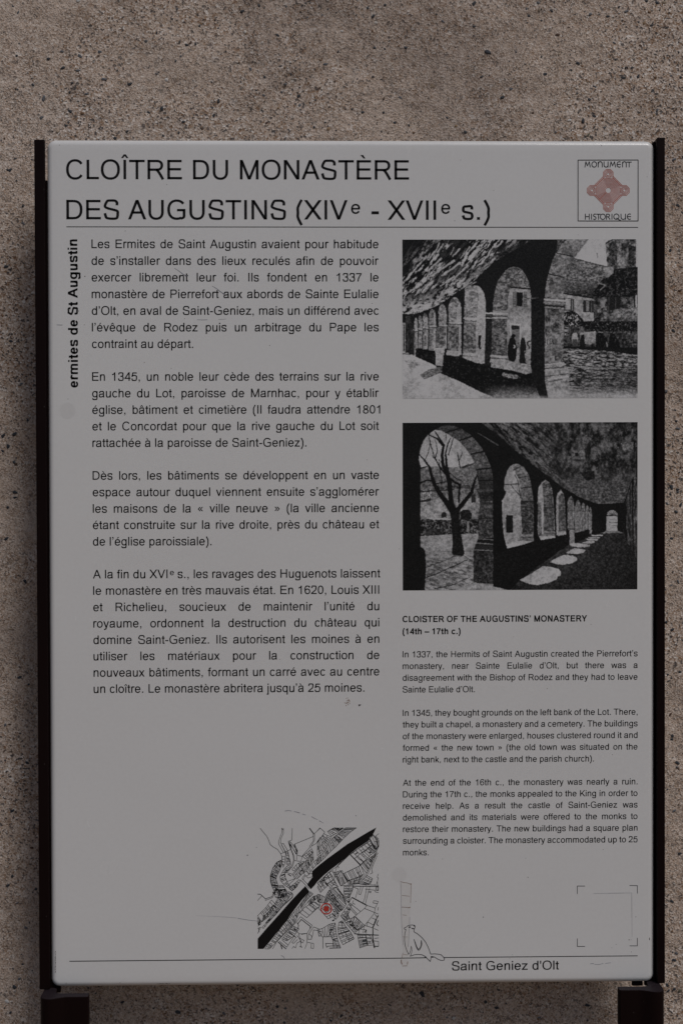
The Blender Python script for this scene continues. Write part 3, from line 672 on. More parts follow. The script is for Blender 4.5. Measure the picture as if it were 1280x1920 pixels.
class Print:
    """flat print collected in panel units"""
    def __init__(s): s.v = []; s.f = []; s.n = 0; s.k = 0; s.z = []
    def add(s, v, t):
        s.v.append(np.asarray(v, float)); s.z += [0] * len(v); s.f += [tuple(int(a) + s.n for a in q) for q in t]; s.n += len(v)
    def text(s, txt, u0, u1, v, size, bold=0, just=False, rot=False):
        """u0..u1: ink extent; words are spread when justified, else letters are fitted"""
        pen = 0; items = []; sp = 0
        for c in txt:
            if c == ' ': pen += 0.278; sp += 1; items.append((None, pen, sp)); continue
            g = GLY[(bold, c)]
            items.append((g, pen, sp)); pen += g[0]
        gl = [q for q in items if q[0]]
        x0 = gl[0][1] + gl[0][0][1][:, 0].min(); x1 = gl[-1][1] + gl[-1][0][1][:, 0].max()
        want = (u1 - u0) / size
        if just: extra = (want - (x1 - x0)) / max(sp, 1); sx = 1
        else: extra = 0; sx = want / (x1 - x0)
        for g, p, k in gl:
            x = (g[1][:, 0] + p - x0) * sx * size + k * extra * size; y = g[1][:, 1] * size
            if rot: s.add(np.stack([v - y, u1 - x], -1), g[2])
            else: s.add(np.stack([u0 + x, v - y], -1), g[2])
        return sx
    def poly(s, pts):
        n = len(pts); s.k += 1; s.z += [s.k % 11 * 3e-6] * n; s.v.append(np.array(pts, float)); s.f.append(tuple(range(s.n, s.n + n))); s.n += n
    def line(s, pts, w=1.0, closed=False, w2=None):
        pts = [tuple(p) for p in pts]
        if closed: pts = pts + [pts[0]]
        m = len(pts) - 1
        for i in range(m):
            (x0, y0), (x1, y1) = pts[i], pts[i + 1]
            L = math.hypot(x1 - x0, y1 - y0)
            if L < 1e-6: continue
            wa = w if w2 is None else w + (w2 - w) * i / m; wb = w if w2 is None else w + (w2 - w) * (i + 1) / m
            dx, dy = (x1 - x0) / L, (y1 - y0) / L
            e = min(w, 1.2) * .3 if w2 is None else 0
            x0 -= dx * e; y0 -= dy * e; x1 += dx * e; y1 += dy * e
            s.poly([(x0 - dy * wa / 2, y0 + dx * wa / 2), (x1 - dy * wb / 2, y1 + dx * wb / 2), (x1 + dy * wb / 2, y1 - dx * wb / 2), (x0 + dy * wa / 2, y0 - dx * wa / 2)])
    def disc(s, cx, cy, r, n=16, ry=None):
        s.poly([(cx + r * math.cos(2 * math.pi * k / n), cy + (ry or r) * math.sin(2 * math.pi * k / n)) for k in range(n)])
    def ring(s, cx, cy, r0, r1, n=40):
        for k in range(n):
            a, b_ = 2 * math.pi * k / n, 2 * math.pi * (k + 1) / n
            s.poly([(cx + r0 * math.cos(a), cy + r0 * math.sin(a)), (cx + r1 * math.cos(a), cy + r1 * math.sin(a)), (cx + r1 * math.cos(b_), cy + r1 * math.sin(b_)), (cx + r0 * math.cos(b_), cy + r0 * math.sin(b_))])
    def build(s, name, mat, depth=-0.00015, label=None):
        uv = np.vstack(s.v); V = np.stack([(uv[:, 0] - 640) * S, depth - np.array(s.z), Z0 - (uv[:, 1] - 960) * S], -1)
        o = mesh_obj(name, V, s.f, mat, panel)
        if label: o['label'] = label
        return o
def px(*p): return on_panel(*p)
# title
T = Print()
def tl(P_, txt, x0, x1, y0, y1, size, **k):
    """ink from x0 to x1 on the baseline y0 (left) .. y1 (right), as read"""
    a = on_panel(x0, y0); b_ = on_panel(x1, y1)
    return P_.text(txt, a[0], b_[0], (a[1] + b_[1]) / 2, size, **k)
tl(T, 'CLOÎTRE DU MONASTÈRE', 124.5, 766.5, 335.5, 337, 50.5)
T.build('title_lettering', INK)
T = Print()
tl(T, 'DES AUGUSTINS (XIV', 125, 651.5, 410.8, 411.8, 50.5)
tl(T, 'e', 658, 675, 400.5, 400.5, 34)
T.poly([px(696.2, 396.2), px(710, 396.2), px(710, 401.6), px(696.2, 401.6)])
tl(T, 'XVII', 726.5, 817.2, 412, 412, 50.5)
tl(T, 'e', 826.7, 843.6, 400.5, 400.5, 34)
tl(T, 's.)', 865, 918, 412, 412, 50.5)
T.build('title_lettering', INK)
T = Print()
T.line([px(125.5, 425.2), px(1195, 426.3)], 1.2); T.build('ruled_line', INK)
T = Print()
T.line([px(131, 1802.2), px(757, 1796.3)], 1.4); T.line([px(757, 1796.3), px(798, 1795.6)], 1.4); T.line([px(831.5, 1795.2), px(1194, 1792)], 1.3); T.build('ruled_line', INK)
# body, four paragraphs
L0 = on_panel(172, 465)[0]; R0 = on_panel(709.3, 465)[0]
vb = lambda y: on_panel(172, y)[1]
BODY = [
 ('Les Ermites de Saint Augustin avaient pour habitude', 465.1, 1), ('de s’installer dans des lieux reculés afin de pouvoir', 496.5, 1), ('exercer librement leur foi. Ils fondent en 1337 le', 527.6, 1),
 ('monastère de Pierrefort aux abords de Sainte Eulalie', 558.9, 1), ('d’Olt, en aval de Saint-Geniez, mais un différend avec', 590.2, 1), ('l’évêque de Rodez puis un arbitrage du Pape les', 621.4, 1), ('contraint au départ.', 652.4, 362.5), None,
 ('En 1345, un noble leur cède des terrains sur la rive', 713.9, 1), ('gauche du Lot, paroisse de Marnhac, pour y établir', 745, 1), ('église, bâtiment et cimetière (Il faudra attendre 1801', 776, 1.3), ('et le Concordat pour que la rive gauche du Lot soit', 806.9, 1), ('rattachée à la paroisse de Saint-Geniez).', 838, 574.5), None,
 ('Dès lors, les bâtiments se développent en un vaste', 899.4, 1), ('espace autour duquel viennent ensuite s’agglomérer', 930.4, 1), ('les maisons de la « ville neuve » (la ville ancienne', 961.3, 1), ('étant construite sur la rive droite, près du château et', 992, 1), ('de l’église paroissiale).', 1022.9, 397), None,
 ('@', 1084.4, 1), ('le monastère en très mauvais état. En 1620, Louis XIII', 1115.2, 1), ('et Richelieu, soucieux de maintenir l’unité du', 1146, 1), ('royaume, ordonnent la destruction du château qui', 1176.6, 1), ('domine Saint-Geniez. Ils autorisent les moines à en', 1207.5, 1),
 ('utiliser les matériaux pour la construction de', 1238, 1), ('nouveaux bâtiments, formant un carré avec au centre', 1268.8, 1), ('un cloître. Le monastère abritera jusqu’à 25 moines.', 1299.2, 683), None]
T = Print(); SZ = 22.4
for row in BODY:
    if row is None:
        T.build('paragraph_lettering', INK); T = Print(); continue
    txt, y, m = row; v = vb(y)
    if txt == '@':
        q = lambda x: on_panel(x, y)[0]
        T.text('A la fin du XVI', q(174.8), q(314.6), v, SZ); T.text('e', q(318.8), q(326.6), v - 5.6, 14.8)
        T.text('s., les ravages des Huguenots laissent', q(333.3), q(712.5), v, SZ)
    elif m == 1: T.text(txt, L0, R0, v, SZ, just=True)
    elif m == 1.3: T.text(txt, L0, R0 + 2.5, v, SZ, just=True)
    else: T.text(txt, L0, on_panel(m, y)[0], v, SZ)
# English column
EL = on_panel(754.5, 1250)[0]; ER = on_panel(1194.3, 1250)[0]
ENG = [('B', 'CLOISTER OF THE AUGUSTINS’ MONASTERY', 1166.4, 1099.8), ('B', '(14th – 17th c.)', 1189.3, 863), None,
 ('', 'In 1337, the Hermits of Saint Augustin created the Pierrefort’s', 1232.4, 1), ('', 'monastery, near Sainte Eulalie d’Olt, but there was a', 1254.4, 1), ('', 'disagreement with the Bishop of Rodez and they had to leave', 1276.4, 1), ('', 'Sainte Eulalie d’Olt.', 1298.3, 889.5), None,
 ('', 'In 1345, they bought grounds on the left bank of the Lot. There,', 1342.2, 1), ('', 'they built a chapel, a monastery and a cemetery. The buildings', 1364, 1), ('', 'of the monastery were enlarged, houses clustered round it and', 1385.9, 1), ('', 'formed « the new town » (the old town was situated on the', 1407.7, 1), ('', 'right bank, next to the castle and the parish church).', 1429.7, 1112.5), None,
 ('', 'At the end of the 16th c., the monastery was nearly a ruin.', 1473.2, 1), ('', 'During the 17th c., the monks appealed to the King in order to', 1495, 1), ('', 'receive help. As a result the castle of Saint-Geniez was', 1516.7, 1), ('', 'demolished and its materials were offered to the monks to', 1538.4, 1),
 ('', 'restore their monastery. The new buildings had a square plan', 1560.2, 1), ('', 'surrounding a cloister. The monastery accommodated up to 25', 1582, 1), ('', 'monks.', 1603.8, 803), None]
T = Print()
for row in ENG:
    if row is None:
        T.build('paragraph_lettering', INK); T = Print(); continue
    b_, txt, y, m = row; v = on_panel(755, y)[1]
    if m == 1: T.text(txt, EL, ER, v, 16.2, just=True)
    else: T.text(txt, EL, on_panel(m, y)[0], v, 16.2, bold=1 if b_ else 0)
T = Print(); tl(T, "Saint Geniez d'Olt", 846.6, 1047, 1819, 1818, 23.6); T.build('place_name_lettering', INK)
T = Print()
a = on_panel(145.3, 448.8); b_ = on_panel(147, 726.5)
T.text('ermites de St Augustin', a[1], b_[1], (a[0] + b_[0]) / 2, 25.2, bold=1, rot=True); T.build('side_lettering', INK)

# ---- emblem of listed monuments, top right
lg = lambda x, y: px(1040 + x / 5.333, 240 + y / 5.333)
T = Print()
fr = [px(1082.8, 300.2), px(1195.3, 300), px(1195.2, 414.3), px(1082.8, 414.3)]
T.line(fr, 1.4, closed=True)
T.build('emblem_frame', INK)
T = Print(); W = 1.5
def arc(cx, cy, rx, ry, a0, a1, n=10): return [(cx + rx * math.cos(math.radians(a0 + (a1 - a0) * k / n)), cy - ry * math.sin(math.radians(a0 + (a1 - a0) * k / n))) for k in range(n + 1)]
H_, t0, t1 = 0, 337, 391
def st(pts, w=W): T.line([lg(*p) for p in pts], w)
st([(297, t1), (306, t0), (322, 378), (340, t0), (350, t1)]); st(arc(390, 364, 24, 27, 0, 360, 18))
st([(430, t1), (430, t0 + 2)]); st(arc(451, 360, 19, 24, 180, 0) + [(470, t1)])
st([(488, t0)] + arc(508, 370, 20, 21, 180, 360) + [(528, t0)]); st([(528, t0), (528, t1)])
st([(547, t1), (557, t0), (574, 378), (592, t0), (603, t1)]); st(arc(640, 364, 23, 27, 60, 300, 14)); st([(620, 364), (655, 364)])
st([(673, t1), (673, t0 + 2)]); st(arc(692, 360, 18, 24, 180, 0) + [(710, t1)])
st([(715, 341), (762, 341)]); st([(739, 341), (739, t1)])
T.build('emblem_lettering', INK_SOFT); T = Print()
t0, t1 = 859, 914
st([(301, t0), (301, t1)]); st([(301, 886), (340, 886)]); st([(340, t0), (340, t1)]); st([(363, t0), (363, t1)])
st(arc(396, 873, 13, 13, 50, 250, 8) + arc(394, 900, 14, 14, 90, -140, 8)); st([(413, 862), (453, 862)]); st([(433, 862), (433, t1)])
st(arc(476, 887, 25, 27, 0, 360, 18)); st([(513, t1), (513, 861), (526, 861)] + arc(530, 874, 13, 13, 90, -90, 6) + [(516, 888)]); st([(530, 888), (548, t1)])
st([(567, t0), (567, t1)]); st(arc(611, 886, 26, 27, 0, 360, 18)); st([(613, 900), (640, 918), (652, 922)])
st([(657, t0)] + arc(680, 893, 22, 20, 180, 360) + [(702, t0)]); st([(702, t0), (702, t1)]); st(arc(742, 886, 22, 27, 60, 300, 14)); st([(722, 886), (756, 886)])
T.build('emblem_lettering', INK_SOFT)
T = Print(); c0 = px(1139.4, 357)
def octo(cx, cy, r): return [(cx + r / math.cos(math.pi / 8) * math.cos(math.radians(22.5 + 45 * k)), cy + r / math.cos(math.pi / 8) * math.sin(math.radians(22.5 + 45 * k))) for k in range(8)]
LW = 1.15
for k in range(9):
    if k % 4 != 3: pass
    T.line(octo(c0[0], c0[1], 5.4 + 2.1 * k), LW, closed=True)
bast = [(30.4, 0), (-30.4, 0), (0, 30.4), (0, -30.4)]
for dx, dy in bast:
    for k in range(4):
        r = 2.8 + 2.15 * k
        P = octo(c0[0] + dx, c0[1] + dy, r) if k else octo(c0[0] + dx, c0[1] + dy, r)
        nx_, ny_ = (dx > 0) - (dx < 0), (dy > 0) - (dy < 0)
        # open towards the middle
        idx = [i for i in range(8) if (P[i][0] - c0[0] - dx) * nx_ + (P[i][1] - c0[1] - dy) * ny_ > -r * .8]
        if len(idx) == 8 or k == 0: T.line(P, LW, closed=True)
        else:
            ang = math.atan2(ny_, nx_)
            idx.sort(key=lambda i: (math.atan2(P[i][1] - c0[1] - dy, P[i][0] - c0[0] - dx) - ang + math.pi) % (2 * math.pi))
            Q = [P[i] for i in idx]
            inn = 30.4 - 22.5 + 2.1 * (3 - k) * 0
            e1 = (Q[0][0] - nx_ * 3.2, Q[0][1] - ny_ * 3.2); e2 = (Q[-1][0] - nx_ * 3.2, Q[-1][1] - ny_ * 3.2)
            T.line([e1] + Q + [e2], LW)
    nx_, ny_ = (dx > 0) - (dx < 0), (dy > 0) - (dy < 0)
    for s_ in (-3.3, -1.1, 1.1, 3.3): T.line([(c0[0] + nx_ * 22.2 + ny_ * s_, c0[1] + ny_ * 22.2 + nx_ * s_), (c0[0] + nx_ * 27 + ny_ * s_, c0[1] + ny_ * 27 + nx_ * s_)], LW)
for sx_ in (-1, 1):
    for sy_ in (-1, 1):
        for k in range(2):
            D = 35.7 - 3.0 * k; t = 9.6 + 0.0 * k - k * .9
            # diagonal runs between two bastions
            T.line([(c0[0] + sx_ * (D - t), c0[1] + sy_ * t), (c0[0] + sx_ * t, c0[1] + sy_ * (D - t))], LW)
        T.line([(c0[0] + sx_ * 15.6, c0[1] + sy_ * 15.6), (c0[0] + sx_ * 16.8, c0[1] + sy_ * 16.8)], LW)
T.line([(c0[0] - 4, c0[1] + 4), (c0[0] - 17.5, c0[1] + 17.5)], 1.0)
T.build('emblem_labyrinth', LOGO_RED)

# ---- corner marks of a lost sticker, its ghost outline
for (x, y, ax, ay) in ((1081.4, 1661.2, 14.2, 14.4), (1193.8, 1660.3, -14.2, 14.4), (1081.4, 1774.4, 14.2, -14.4), (1193.8, 1773.3, -14.2, -14.4)):
    T = Print(); T.line([px(x, y + ay), px(x, y), px(x + ax, y)], 1.0)
    T.build('corner_mark', INK_SOFT)
T = Print()
T.line([px(1112, 1675), px(1140, 1674.6)], .5); T.line([px(1140, 1674.6), px(1168, 1674.2)], .8); T.line([px(1168, 1674.2), px(1183.3, 1674)], .5); T.line([px(1183.3, 1674), px(1183.8, 1720)], .7); T.line([px(1183.8, 1720), px(1184, 1757)], .4)
T.build('glue_line', ink_mat('grey_glue_residue', (0.42, 0.42, 0.43)))

# ---- the beaver of the town, drawn in one line
bv = lambda x, y: px(740 + x / 10.664, 1640 + y / 10.667)
T = Print()
def bl(pts, w=1.0, w2=None): T.line([bv(*p) for p in pts], w, w2=w2)
bl([(275, 1592), (240, 1520), (205, 1420), (193, 1320), (192, 1240), (200, 1160), (222, 1098), (195, 1088), (185, 1070), (200, 1056), (225, 1048), (255, 1022), (290, 1010), (340, 1003), (390, 1010), (402, 1025), (402, 1050), (388, 1082), (380, 1110), (382, 1140), (400, 1152), (450, 1180), (510, 1230), (560, 1280), (610, 1345), (650, 1420), (685, 1500), (712, 1586)], 1.05)
bl([(712, 1586), (800, 1582), (880, 1590), (920, 1600), (960, 1635), (990, 1680), (985, 1706), (945, 1716), (900, 1706), (850, 1684), (790, 1645), (725, 1632), (720, 1660), (706, 1735), (660, 1690), (600, 1630), (540, 1600), (460, 1592), (390, 1600), (305, 1630)], 1.05)
bl([(305, 1630), (328, 1580), (340, 1520), (336, 1470), (324, 1425)], 1.0, .6); bl([(275, 1592), (300, 1550), (315, 1500), (324, 1425)], 1.0, .6)
bl([(380, 1290), (405, 1370), (425, 1440), (450, 1490), (470, 1512), (495, 1500), (525, 1440), (540, 1390), (530, 1310)], 1.0)
bl([(383, 1300), (412, 1370), (432, 1430), (455, 1475), (472, 1492), (500, 1465), (520, 1410), (527, 1320)], 1.0)
T.poly([bv(*p) for p in [(265, 1048), (285, 1032), (320, 1040), (315, 1052), (290, 1066)]]); T.poly([bv(*p) for p in [(368, 1014), (395, 1012), (402, 1030), (392, 1042)]])
bl([(335, 1068), (355, 1078), (390, 1080)], 1.6); T.poly([bv(*p) for p in [(728, 1632), (785, 1645), (760, 1658), (724, 1656)]])
bl([(600, 1640), (628, 1652)], 2.0)
T.build('beaver_drawing', INK_SOFT)

# ---- old tape strip residue
T = Print()
tp_l = [(108, 135), (115, 300), (125, 500), (128, 700), (130, 950), (145, 1200), (165, 1450), (158, 1580), (128, 1720), (150, 1825)]
tp_r = [(330, 190), (328, 300), (316, 500), (312, 640), (300, 800), (294, 1000), (285, 1200), (268, 1400), (262, 1600), (256, 1740), (245, 1825)]
def tape_mat():
    m, nt, b = nodes('yellowed_tape'); tc = N(nt, 'ShaderNodeTexCoord'); n1 = N(nt, 'ShaderNodeTexNoise', i_Scale=120.0, i_Detail=4.0)
    nt.links.new(tc.outputs['Object'], n1.inputs['Vector'])
    nt.links.new(mixc(nt, n1.outputs['Fac'], (0.69, 0.665, 0.64), (0.75, 0.735, 0.72)), b.inputs['Base Color']); b.inputs['Roughness'].default_value = .35
    return m
T.poly([bv(*p) for p in tp_l + tp_r[::-1]]); tape = T.build('tape_strip', tape_mat(), depth=-0.00006)
T = Print()
bl([(108, 135), (180, 155), (240, 160), (300, 180)], .7); T.disc(*bv(318, 186), 1.3, 8); bl([(140, 410), (290, 430)], .5); bl([(135, 645), (300, 655)], .7); bl([(270, 665), (310, 645)], 1.0); bl([(325, 200), (318, 380), (314, 560)], .6)
bl([(165, 1590), (260, 1605)], .5); bl([(160, 1560), (140, 1660)], .7); bl([(128, 1700), (128, 1745), (142, 1790)], 1.6); bl([(255, 1740), (250, 1790)], 1.2); bl([(150, 1825), (245, 1820)], .8); bl([(150, 1240), (260, 1245)], .4); bl([(150, 800), (230, 812)], .5)
T.build('tape_edge', RUST, depth=-0.00022)['kind'] = 'stuff'
T = Print()
bl([(118, 160), (124, 450), (130, 800), (135, 1000), (150, 1200), (162, 1400)], .35); bl([(296, 850), (292, 1000), (282, 1200), (268, 1440)], .45)
T.build('tape_edge', SCRATCH, depth=-0.0002)['kind'] = 'stuff'

# ---- scratches, chips and specks
T = Print()
T.line([px(327, 502.5), px(335, 507.5), px(344, 514.5), px(351, 517.5)], .5, w2=1.3)
T.build('scratch', SCRATCH)
T = Print()
T.line([px(398, 536), px(407, 541.5), px(415, 548), px(421, 552)], .5, w2=1.4)
T.build('scratch', SCRATCH)
T = Print()
T.line([px(370, 599.3), px(379, 599.8), px(389, 599.4)], .6)
T.line([px(410, 599), px(424, 598)], .35)
T.build('scratch', SCRATCH)
T = Print()
T.line([px(107, 609), px(117.5, 609.4)], .8)
T.build('scratch', SCRATCH)
T = Print()
T.line([px(534, 1520.5), px(541, 1519.6), px(547, 1520.6)], 1.0, w2=.5)
T.line([px(551, 1521.3), px(556, 1522.4), px(562, 1524.2)], .6, w2=1.1)
T.line([px(567, 1526), px(573, 1528)], .6)
T.line([px(584, 1531), px(590, 1534.5), px(596, 1537)], .9, w2=.4)
T.line([px(598, 1538.6), px(607, 1543.5)], .7, w2=.3)
T.build('scratch', SCRATCH)
T = Print()
T.line([px(367, 1716.5), px(392, 1718), px(420, 1719), px(444, 1721)], .12, w2=.35)
T.line([px(446, 1721.6), px(466, 1725), px(484, 1727)], .8, w2=.35)
T.build('scratch', SCRATCH)
T = Print()
T.line([px(1106, 1807), px(1112, 1806.5)], .8)
T.line([px(1114, 1808.2), px(1122, 1808.4), px(1130, 1806.2)], .6)
T.line([px(1134, 1806.3), px(1144, 1805)], .6)
T.build('scratch', SCRATCH)
T = Print()
T.line([px(527, 1791.5), px(531, 1793), px(533.5, 1797)], .8)
T.build('scratch', SCRATCH)
T = Print()
rs = random.Random(9)
for (x, y, r) in ((813 / 4 + 110, 263 / 4 + 280, .7), (112, 272, .7), (501 / 4 + 110, 612 / 4 + 280, .8), (159.8, 518, 1.1), (148, 583, .9), (158.6, 609, .7), (271, 679.5, .8), (321.5, 690.5, .7), (505.5, 647.6, .8), (697.5, 568.8, .7), (128, 748, .6), (464, 1603.5, 1.3), (124.8, 1843.3, .8), (225.6, 1842.5, .7), (989, 1644.8, 1.0), (905.4, 1719.5, 1.1), (1191, 1719, .8), (1178.3, 1762, 1.1), (1182, 1761.8, .6), (1154, 1770.6, .7), (1146, 1777, .6), (1182.5, 1784.7, .8), (1127, 273, .8), (1212, 331.5, .6), (863, 300, .7), (852, 414, .8), (925, 357, .7), (667, 1529.4, .9), (481, 1589, .8), (779, 1690, .7), (1025, 1291, .7), (1107, 1170.6, .7), (1147, 1415, .7), (829, 1610.5, .7), (985, 1609, .6), (748.4, 1029, .7), (960, 1790, .6), (955, 1796.5, .6)):
    T.disc(*px(x, y), r * .9, 6)
T.poly([px(671.8, 1320.6), px(677.2, 1321), px(673.5, 1324), px(672, 1323.6)])
T.poly([px(1216.4, 1758), px(1217.4, 1758), px(1217.2, 1762.5), px(1216, 1762)])
for k in range(16):
    y = 1784 + k * 2.5; T.line([px(104.6 + rs.uniform(-.5, .5), y), px(104.6 + rs.uniform(-.6, .6), y + rs.uniform(.8, 2.2))], rs.uniform(.3, 1.2))
for k in range(12):
    x = 294.5 + k * 2.1; T.line([px(x, 1844.5 + rs.uniform(-.6, .6)), px(x + rs.uniform(.8, 2), 1844.5 + rs.uniform(-.6, .6))], rs.uniform(.4, 1.3))
T.build('chip', SCRATCH_DARK)['kind'] = 'stuff'
T = Print()
for k in range(26):
    a_ = rs.uniform(0, 6.28); r_ = rs.random() ** .5
    x = 650.5 + math.cos(a_) * r_ * 6.5; y = 1316 + math.sin(a_) * r_ * 8
    if abs(x - 650.5) / 7 + abs(y - 1316) / 10 < 1: T.disc(*px(x, y), rs.uniform(.4, 1.1), 6)
T.build('stain', RUST)['kind'] = 'stuff'
def smudge_mat(name, c0_, c1_):
    m, nt, b = nodes(name); tc = N(nt, 'ShaderNodeTexCoord'); n1 = N(nt, 'ShaderNodeTexNoise', i_Scale=200.0, i_Detail=4.0)
    nt.links.new(tc.outputs['Object'], n1.inputs['Vector']); nt.links.new(mixc(nt, n1.outputs['Fac'], c0_, c1_), b.inputs['Base Color']); b.inputs['Roughness'].default_value = .3
    return m
SMUDGE = smudge_mat('faint_grey_smudge', (0.69, 0.675, 0.662), (0.735, 0.722, 0.71))
for x, y, r in ((127, 770, 15), (748, 1640, 14)):
    T = Print(); T.disc(*px(x, y), r, 24); T.build('smudge', SMUDGE, depth=-0.00003)

# ------------------------------------------------------------------ town plan
random.seed(4)
m1 = lambda x, y: px(480 + x / 10.667, 1545 + y / 10.667)
m2 = lambda x, y: px(595 + x / 10.667, 1545 + y / 10.667)
m3 = lambda x, y: px(480 + x / 10.667, 1660 + y / 10.667)
m4 = lambda x, y: px(595 + x / 10.667, 1660 + y / 10.667)
T = Print()
def fill(pts):
    """fill any simple outline"""
    from mathutils.geometry import tessellate_polygon
    tr = tessellate_polygon([[Vector((p[0], p[1], 0)) for p in pts]])
    T.add(pts, tr)
up = [m2(*p) for p in [(1178, 68), (1115, 195), (1085, 240), (1048, 272), (1035, 300), (1022, 332), (900, 415), (800, 480), (640, 600), (500, 722), (380, 825), (250, 920), (120, 1030), (0, 1150)]]
up += [m3(*p) for p in [(1170, 0), (1095, 76), (1030, 0)]] + [m1(*p) for p in [(1025, 1200), (1080, 1125), (1134, 1055), (1118, 945), (1190, 880)]]
up += [m2(*p) for p in [(60, 800), (200, 690), (400, 545), (600, 400), (800, 285), (1000, 165)]]
fill(up)
lo = [m3(*p) for p in [(985, 12), (850, 150), (700, 308), (560, 468), (400, 650), (200, 872), (35, 1065), (35, 1270), (150, 1270), (300, 1095), (450, 905), (600, 720), (740, 520), (900, 310), (1066, 122)]]
fill(lo)
MW = .78
def pl(f, pts, w=MW, closed=False): T.line([f(*p) for p in pts], w, closed=closed)
def resample(P, n):
    d = [0]
    for a, b_ in zip(P, P[1:]): d.append(d[-1] + math.hypot(b_[0] - a[0], b_[1] - a[1]))
    out = []
    for k in range(n + 1):
        t = d[-1] * k / n; j = 0
        while j < len(P) - 2 and d[j + 1] < t: j += 1
        q = (t - d[j]) / max(d[j + 1] - d[j], 1e-9)
        out.append((P[j][0] + (P[j + 1][0] - P[j][0]) * q, P[j][1] + (P[j + 1][1] - P[j][1]) * q))
    return out
def block(f, A, B, n, dens=.5, heavy=0.06):
    heavy *= .45; dens *= .8
    """a row of plots between two street lines"""
    A = [f(*p) for p in A]; B = [f(*p) for p in B]
    T.line(A, MW); T.line(B, MW); T.line([A[0], B[0]], MW); T.line([A[-1], B[-1]], MW)
    a = resample(A, n * 4); b_ = resample(B, n * 4); last = None
    for k in range(1, n + 1):
        i = min(max(k * 4 + random.choice((-1, 0, 0, 1)), 1), n * 4 - 1) if k < n else n * 4
        j = i
        mid = random.uniform(.4, .65)
        lerp = lambda q, t: (a[q][0] + (b_[q][0] - a[q][0]) * t, a[q][1] + (b_[q][1] - a[q][1]) * t)
        w = MW if random.random() > heavy * 2 else 1.5
        if k < n:
            if random.random() < .8: T.line([lerp(j, 0), lerp(j, 1)], w)
            else: T.line([lerp(j, 0), lerp(j, mid), lerp(min(j + 1, n * 4), mid), lerp(min(j + 1, n * 4), 1)], w)
        if last is not None and random.random() < dens:
            T.line([lerp(last, mid), lerp(j, mid)], MW)
            if random.random() < .35: m_ = (last + j) // 2; T.line([lerp(m_, mid), lerp(m_, 1)], MW)
            if random.random() < .25: T.line([lerp(last, mid * .5), lerp(j, mid * .5)], MW)
        if last is not None and random.random() < heavy:
            T.poly([lerp(last, mid), lerp(j, mid), lerp(j, mid + .2), lerp(last, mid + .15)])
        last = j
# roads and field lines north of the river
pl(m1, [(85, 85), (215, 245), (240, 290), (285, 410), (340, 455), (435, 510), (495, 595), (520, 650), (520, 760)])
pl(m1, [(525, 85), (520, 160), (480, 270), (452, 350), (455, 400), (550, 570)]); pl(m1, [(550, 85), (545, 190), (500, 290), (490, 365), (515, 420), (575, 540), (605, 640), (608, 800)])
pl(m1, [(520, 85), (530, 115)], 1.8)
pl(m1, [(725, 85), (715, 320), (645, 345), (660, 400), (690, 490), (740, 620), (750, 720), (715, 840), (620, 950)]); pl(m1, [(665, 370), (695, 490)], 2.0)
pl(m1, [(700, 500), (760, 640), (765, 730), (730, 850), (640, 945)]); pl(m1, [(660, 340), (700, 370), (820, 530), (825, 600), (800, 600), (690, 400)]); pl(m1, [(690, 420), (815, 600), (812, 720)])
pl(m1, [(760, 405), (1150, 245)]); pl(m1, [(760, 405), (825, 590), (830, 530), (770, 400)]); pl(m1, [(765, 420), (810, 550)], 1.3)
pl(m1, [(1070, 85), (1155, 200)], 1.7); pl(m1, [(1155, 200), (1280, 85)]); pl(m1, [(1145, 200), (1145, 330), (1075, 440), (1075, 465), (930, 630), (900, 740), (870, 745), (770, 730)]); pl(m1, [(1170, 200), (1168, 320), (1110, 440), (1095, 470)])
pl(m2, [(0, 130), (50, 75), (145, 160), (120, 200), (0, 360)]); pl(m1, [(1110, 440), (1200, 390), (1280, 260)])
pl(m1, [(830, 625), (940, 650)]); pl(m1, [(500, 590), (560, 570), (640, 530), (690, 510)]); pl(m1, [(510, 400), (545, 385), (630, 525), (640, 600), (690, 760), (690, 830)]); pl(m1, [(515, 420), (590, 560)], 1.1)
block(m1, [(515, 655), (520, 760), (545, 860)], [(575, 640), (580, 780), (540, 870)], 4)
block(m1, [(600, 560), (608, 800)], [(640, 560), (695, 820)], 7, .4)
block(m1, [(500, 720), (420, 760), (340, 870), (285, 1030), (290, 1160), (330, 1270)], [(520, 800), (470, 940), (420, 1030), (400, 1100), (430, 1190), (440, 1270)], 20, .9, .14)
block(m1, [(500, 730), (400, 780), (330, 900), (300, 1060), (300, 1200)], [(490, 790), (400, 860), (350, 960), (340, 1060), (350, 1180)], 6, .3)
block(m1, [(640, 820), (560, 900), (480, 1050)], [(690, 860), (640, 930), (560, 1010)], 7, .6, .1)
block(m1, [(480, 1050), (490, 1130), (560, 1210), (640, 1270)], [(580, 1010), (590, 1100), (630, 1170), (680, 1240)], 7, .8, .1)
pl(m1, [(590, 960), (720, 1000), (780, 1090), (620, 1150), (575, 1040), (575, 990)]); pl(m1, [(640, 1000), (700, 1040)], 1.5); pl(m1, [(790, 1090), (690, 1180), (640, 1240)])
block(m1, [(720, 910), (830, 790), (960, 740)], [(760, 940), (850, 860), (930, 800)], 5, .8, .2)
block(m1, [(740, 990), (900, 830), (1050, 680), (1140, 560)], [(820, 1100), (960, 960), (1060, 830), (1150, 710)], 17, .9, .12)
block(m1, [(930, 640), (1020, 570), (1110, 490)], [(990, 700), (1070, 640), (1140, 560)], 5, .8, .12)
block(m1, [(1010, 930), (1070, 840), (1180, 730), (1280, 660)], [(1060, 1000), (1130, 900), (1220, 800), (1280, 760)], 8, .2, .02)
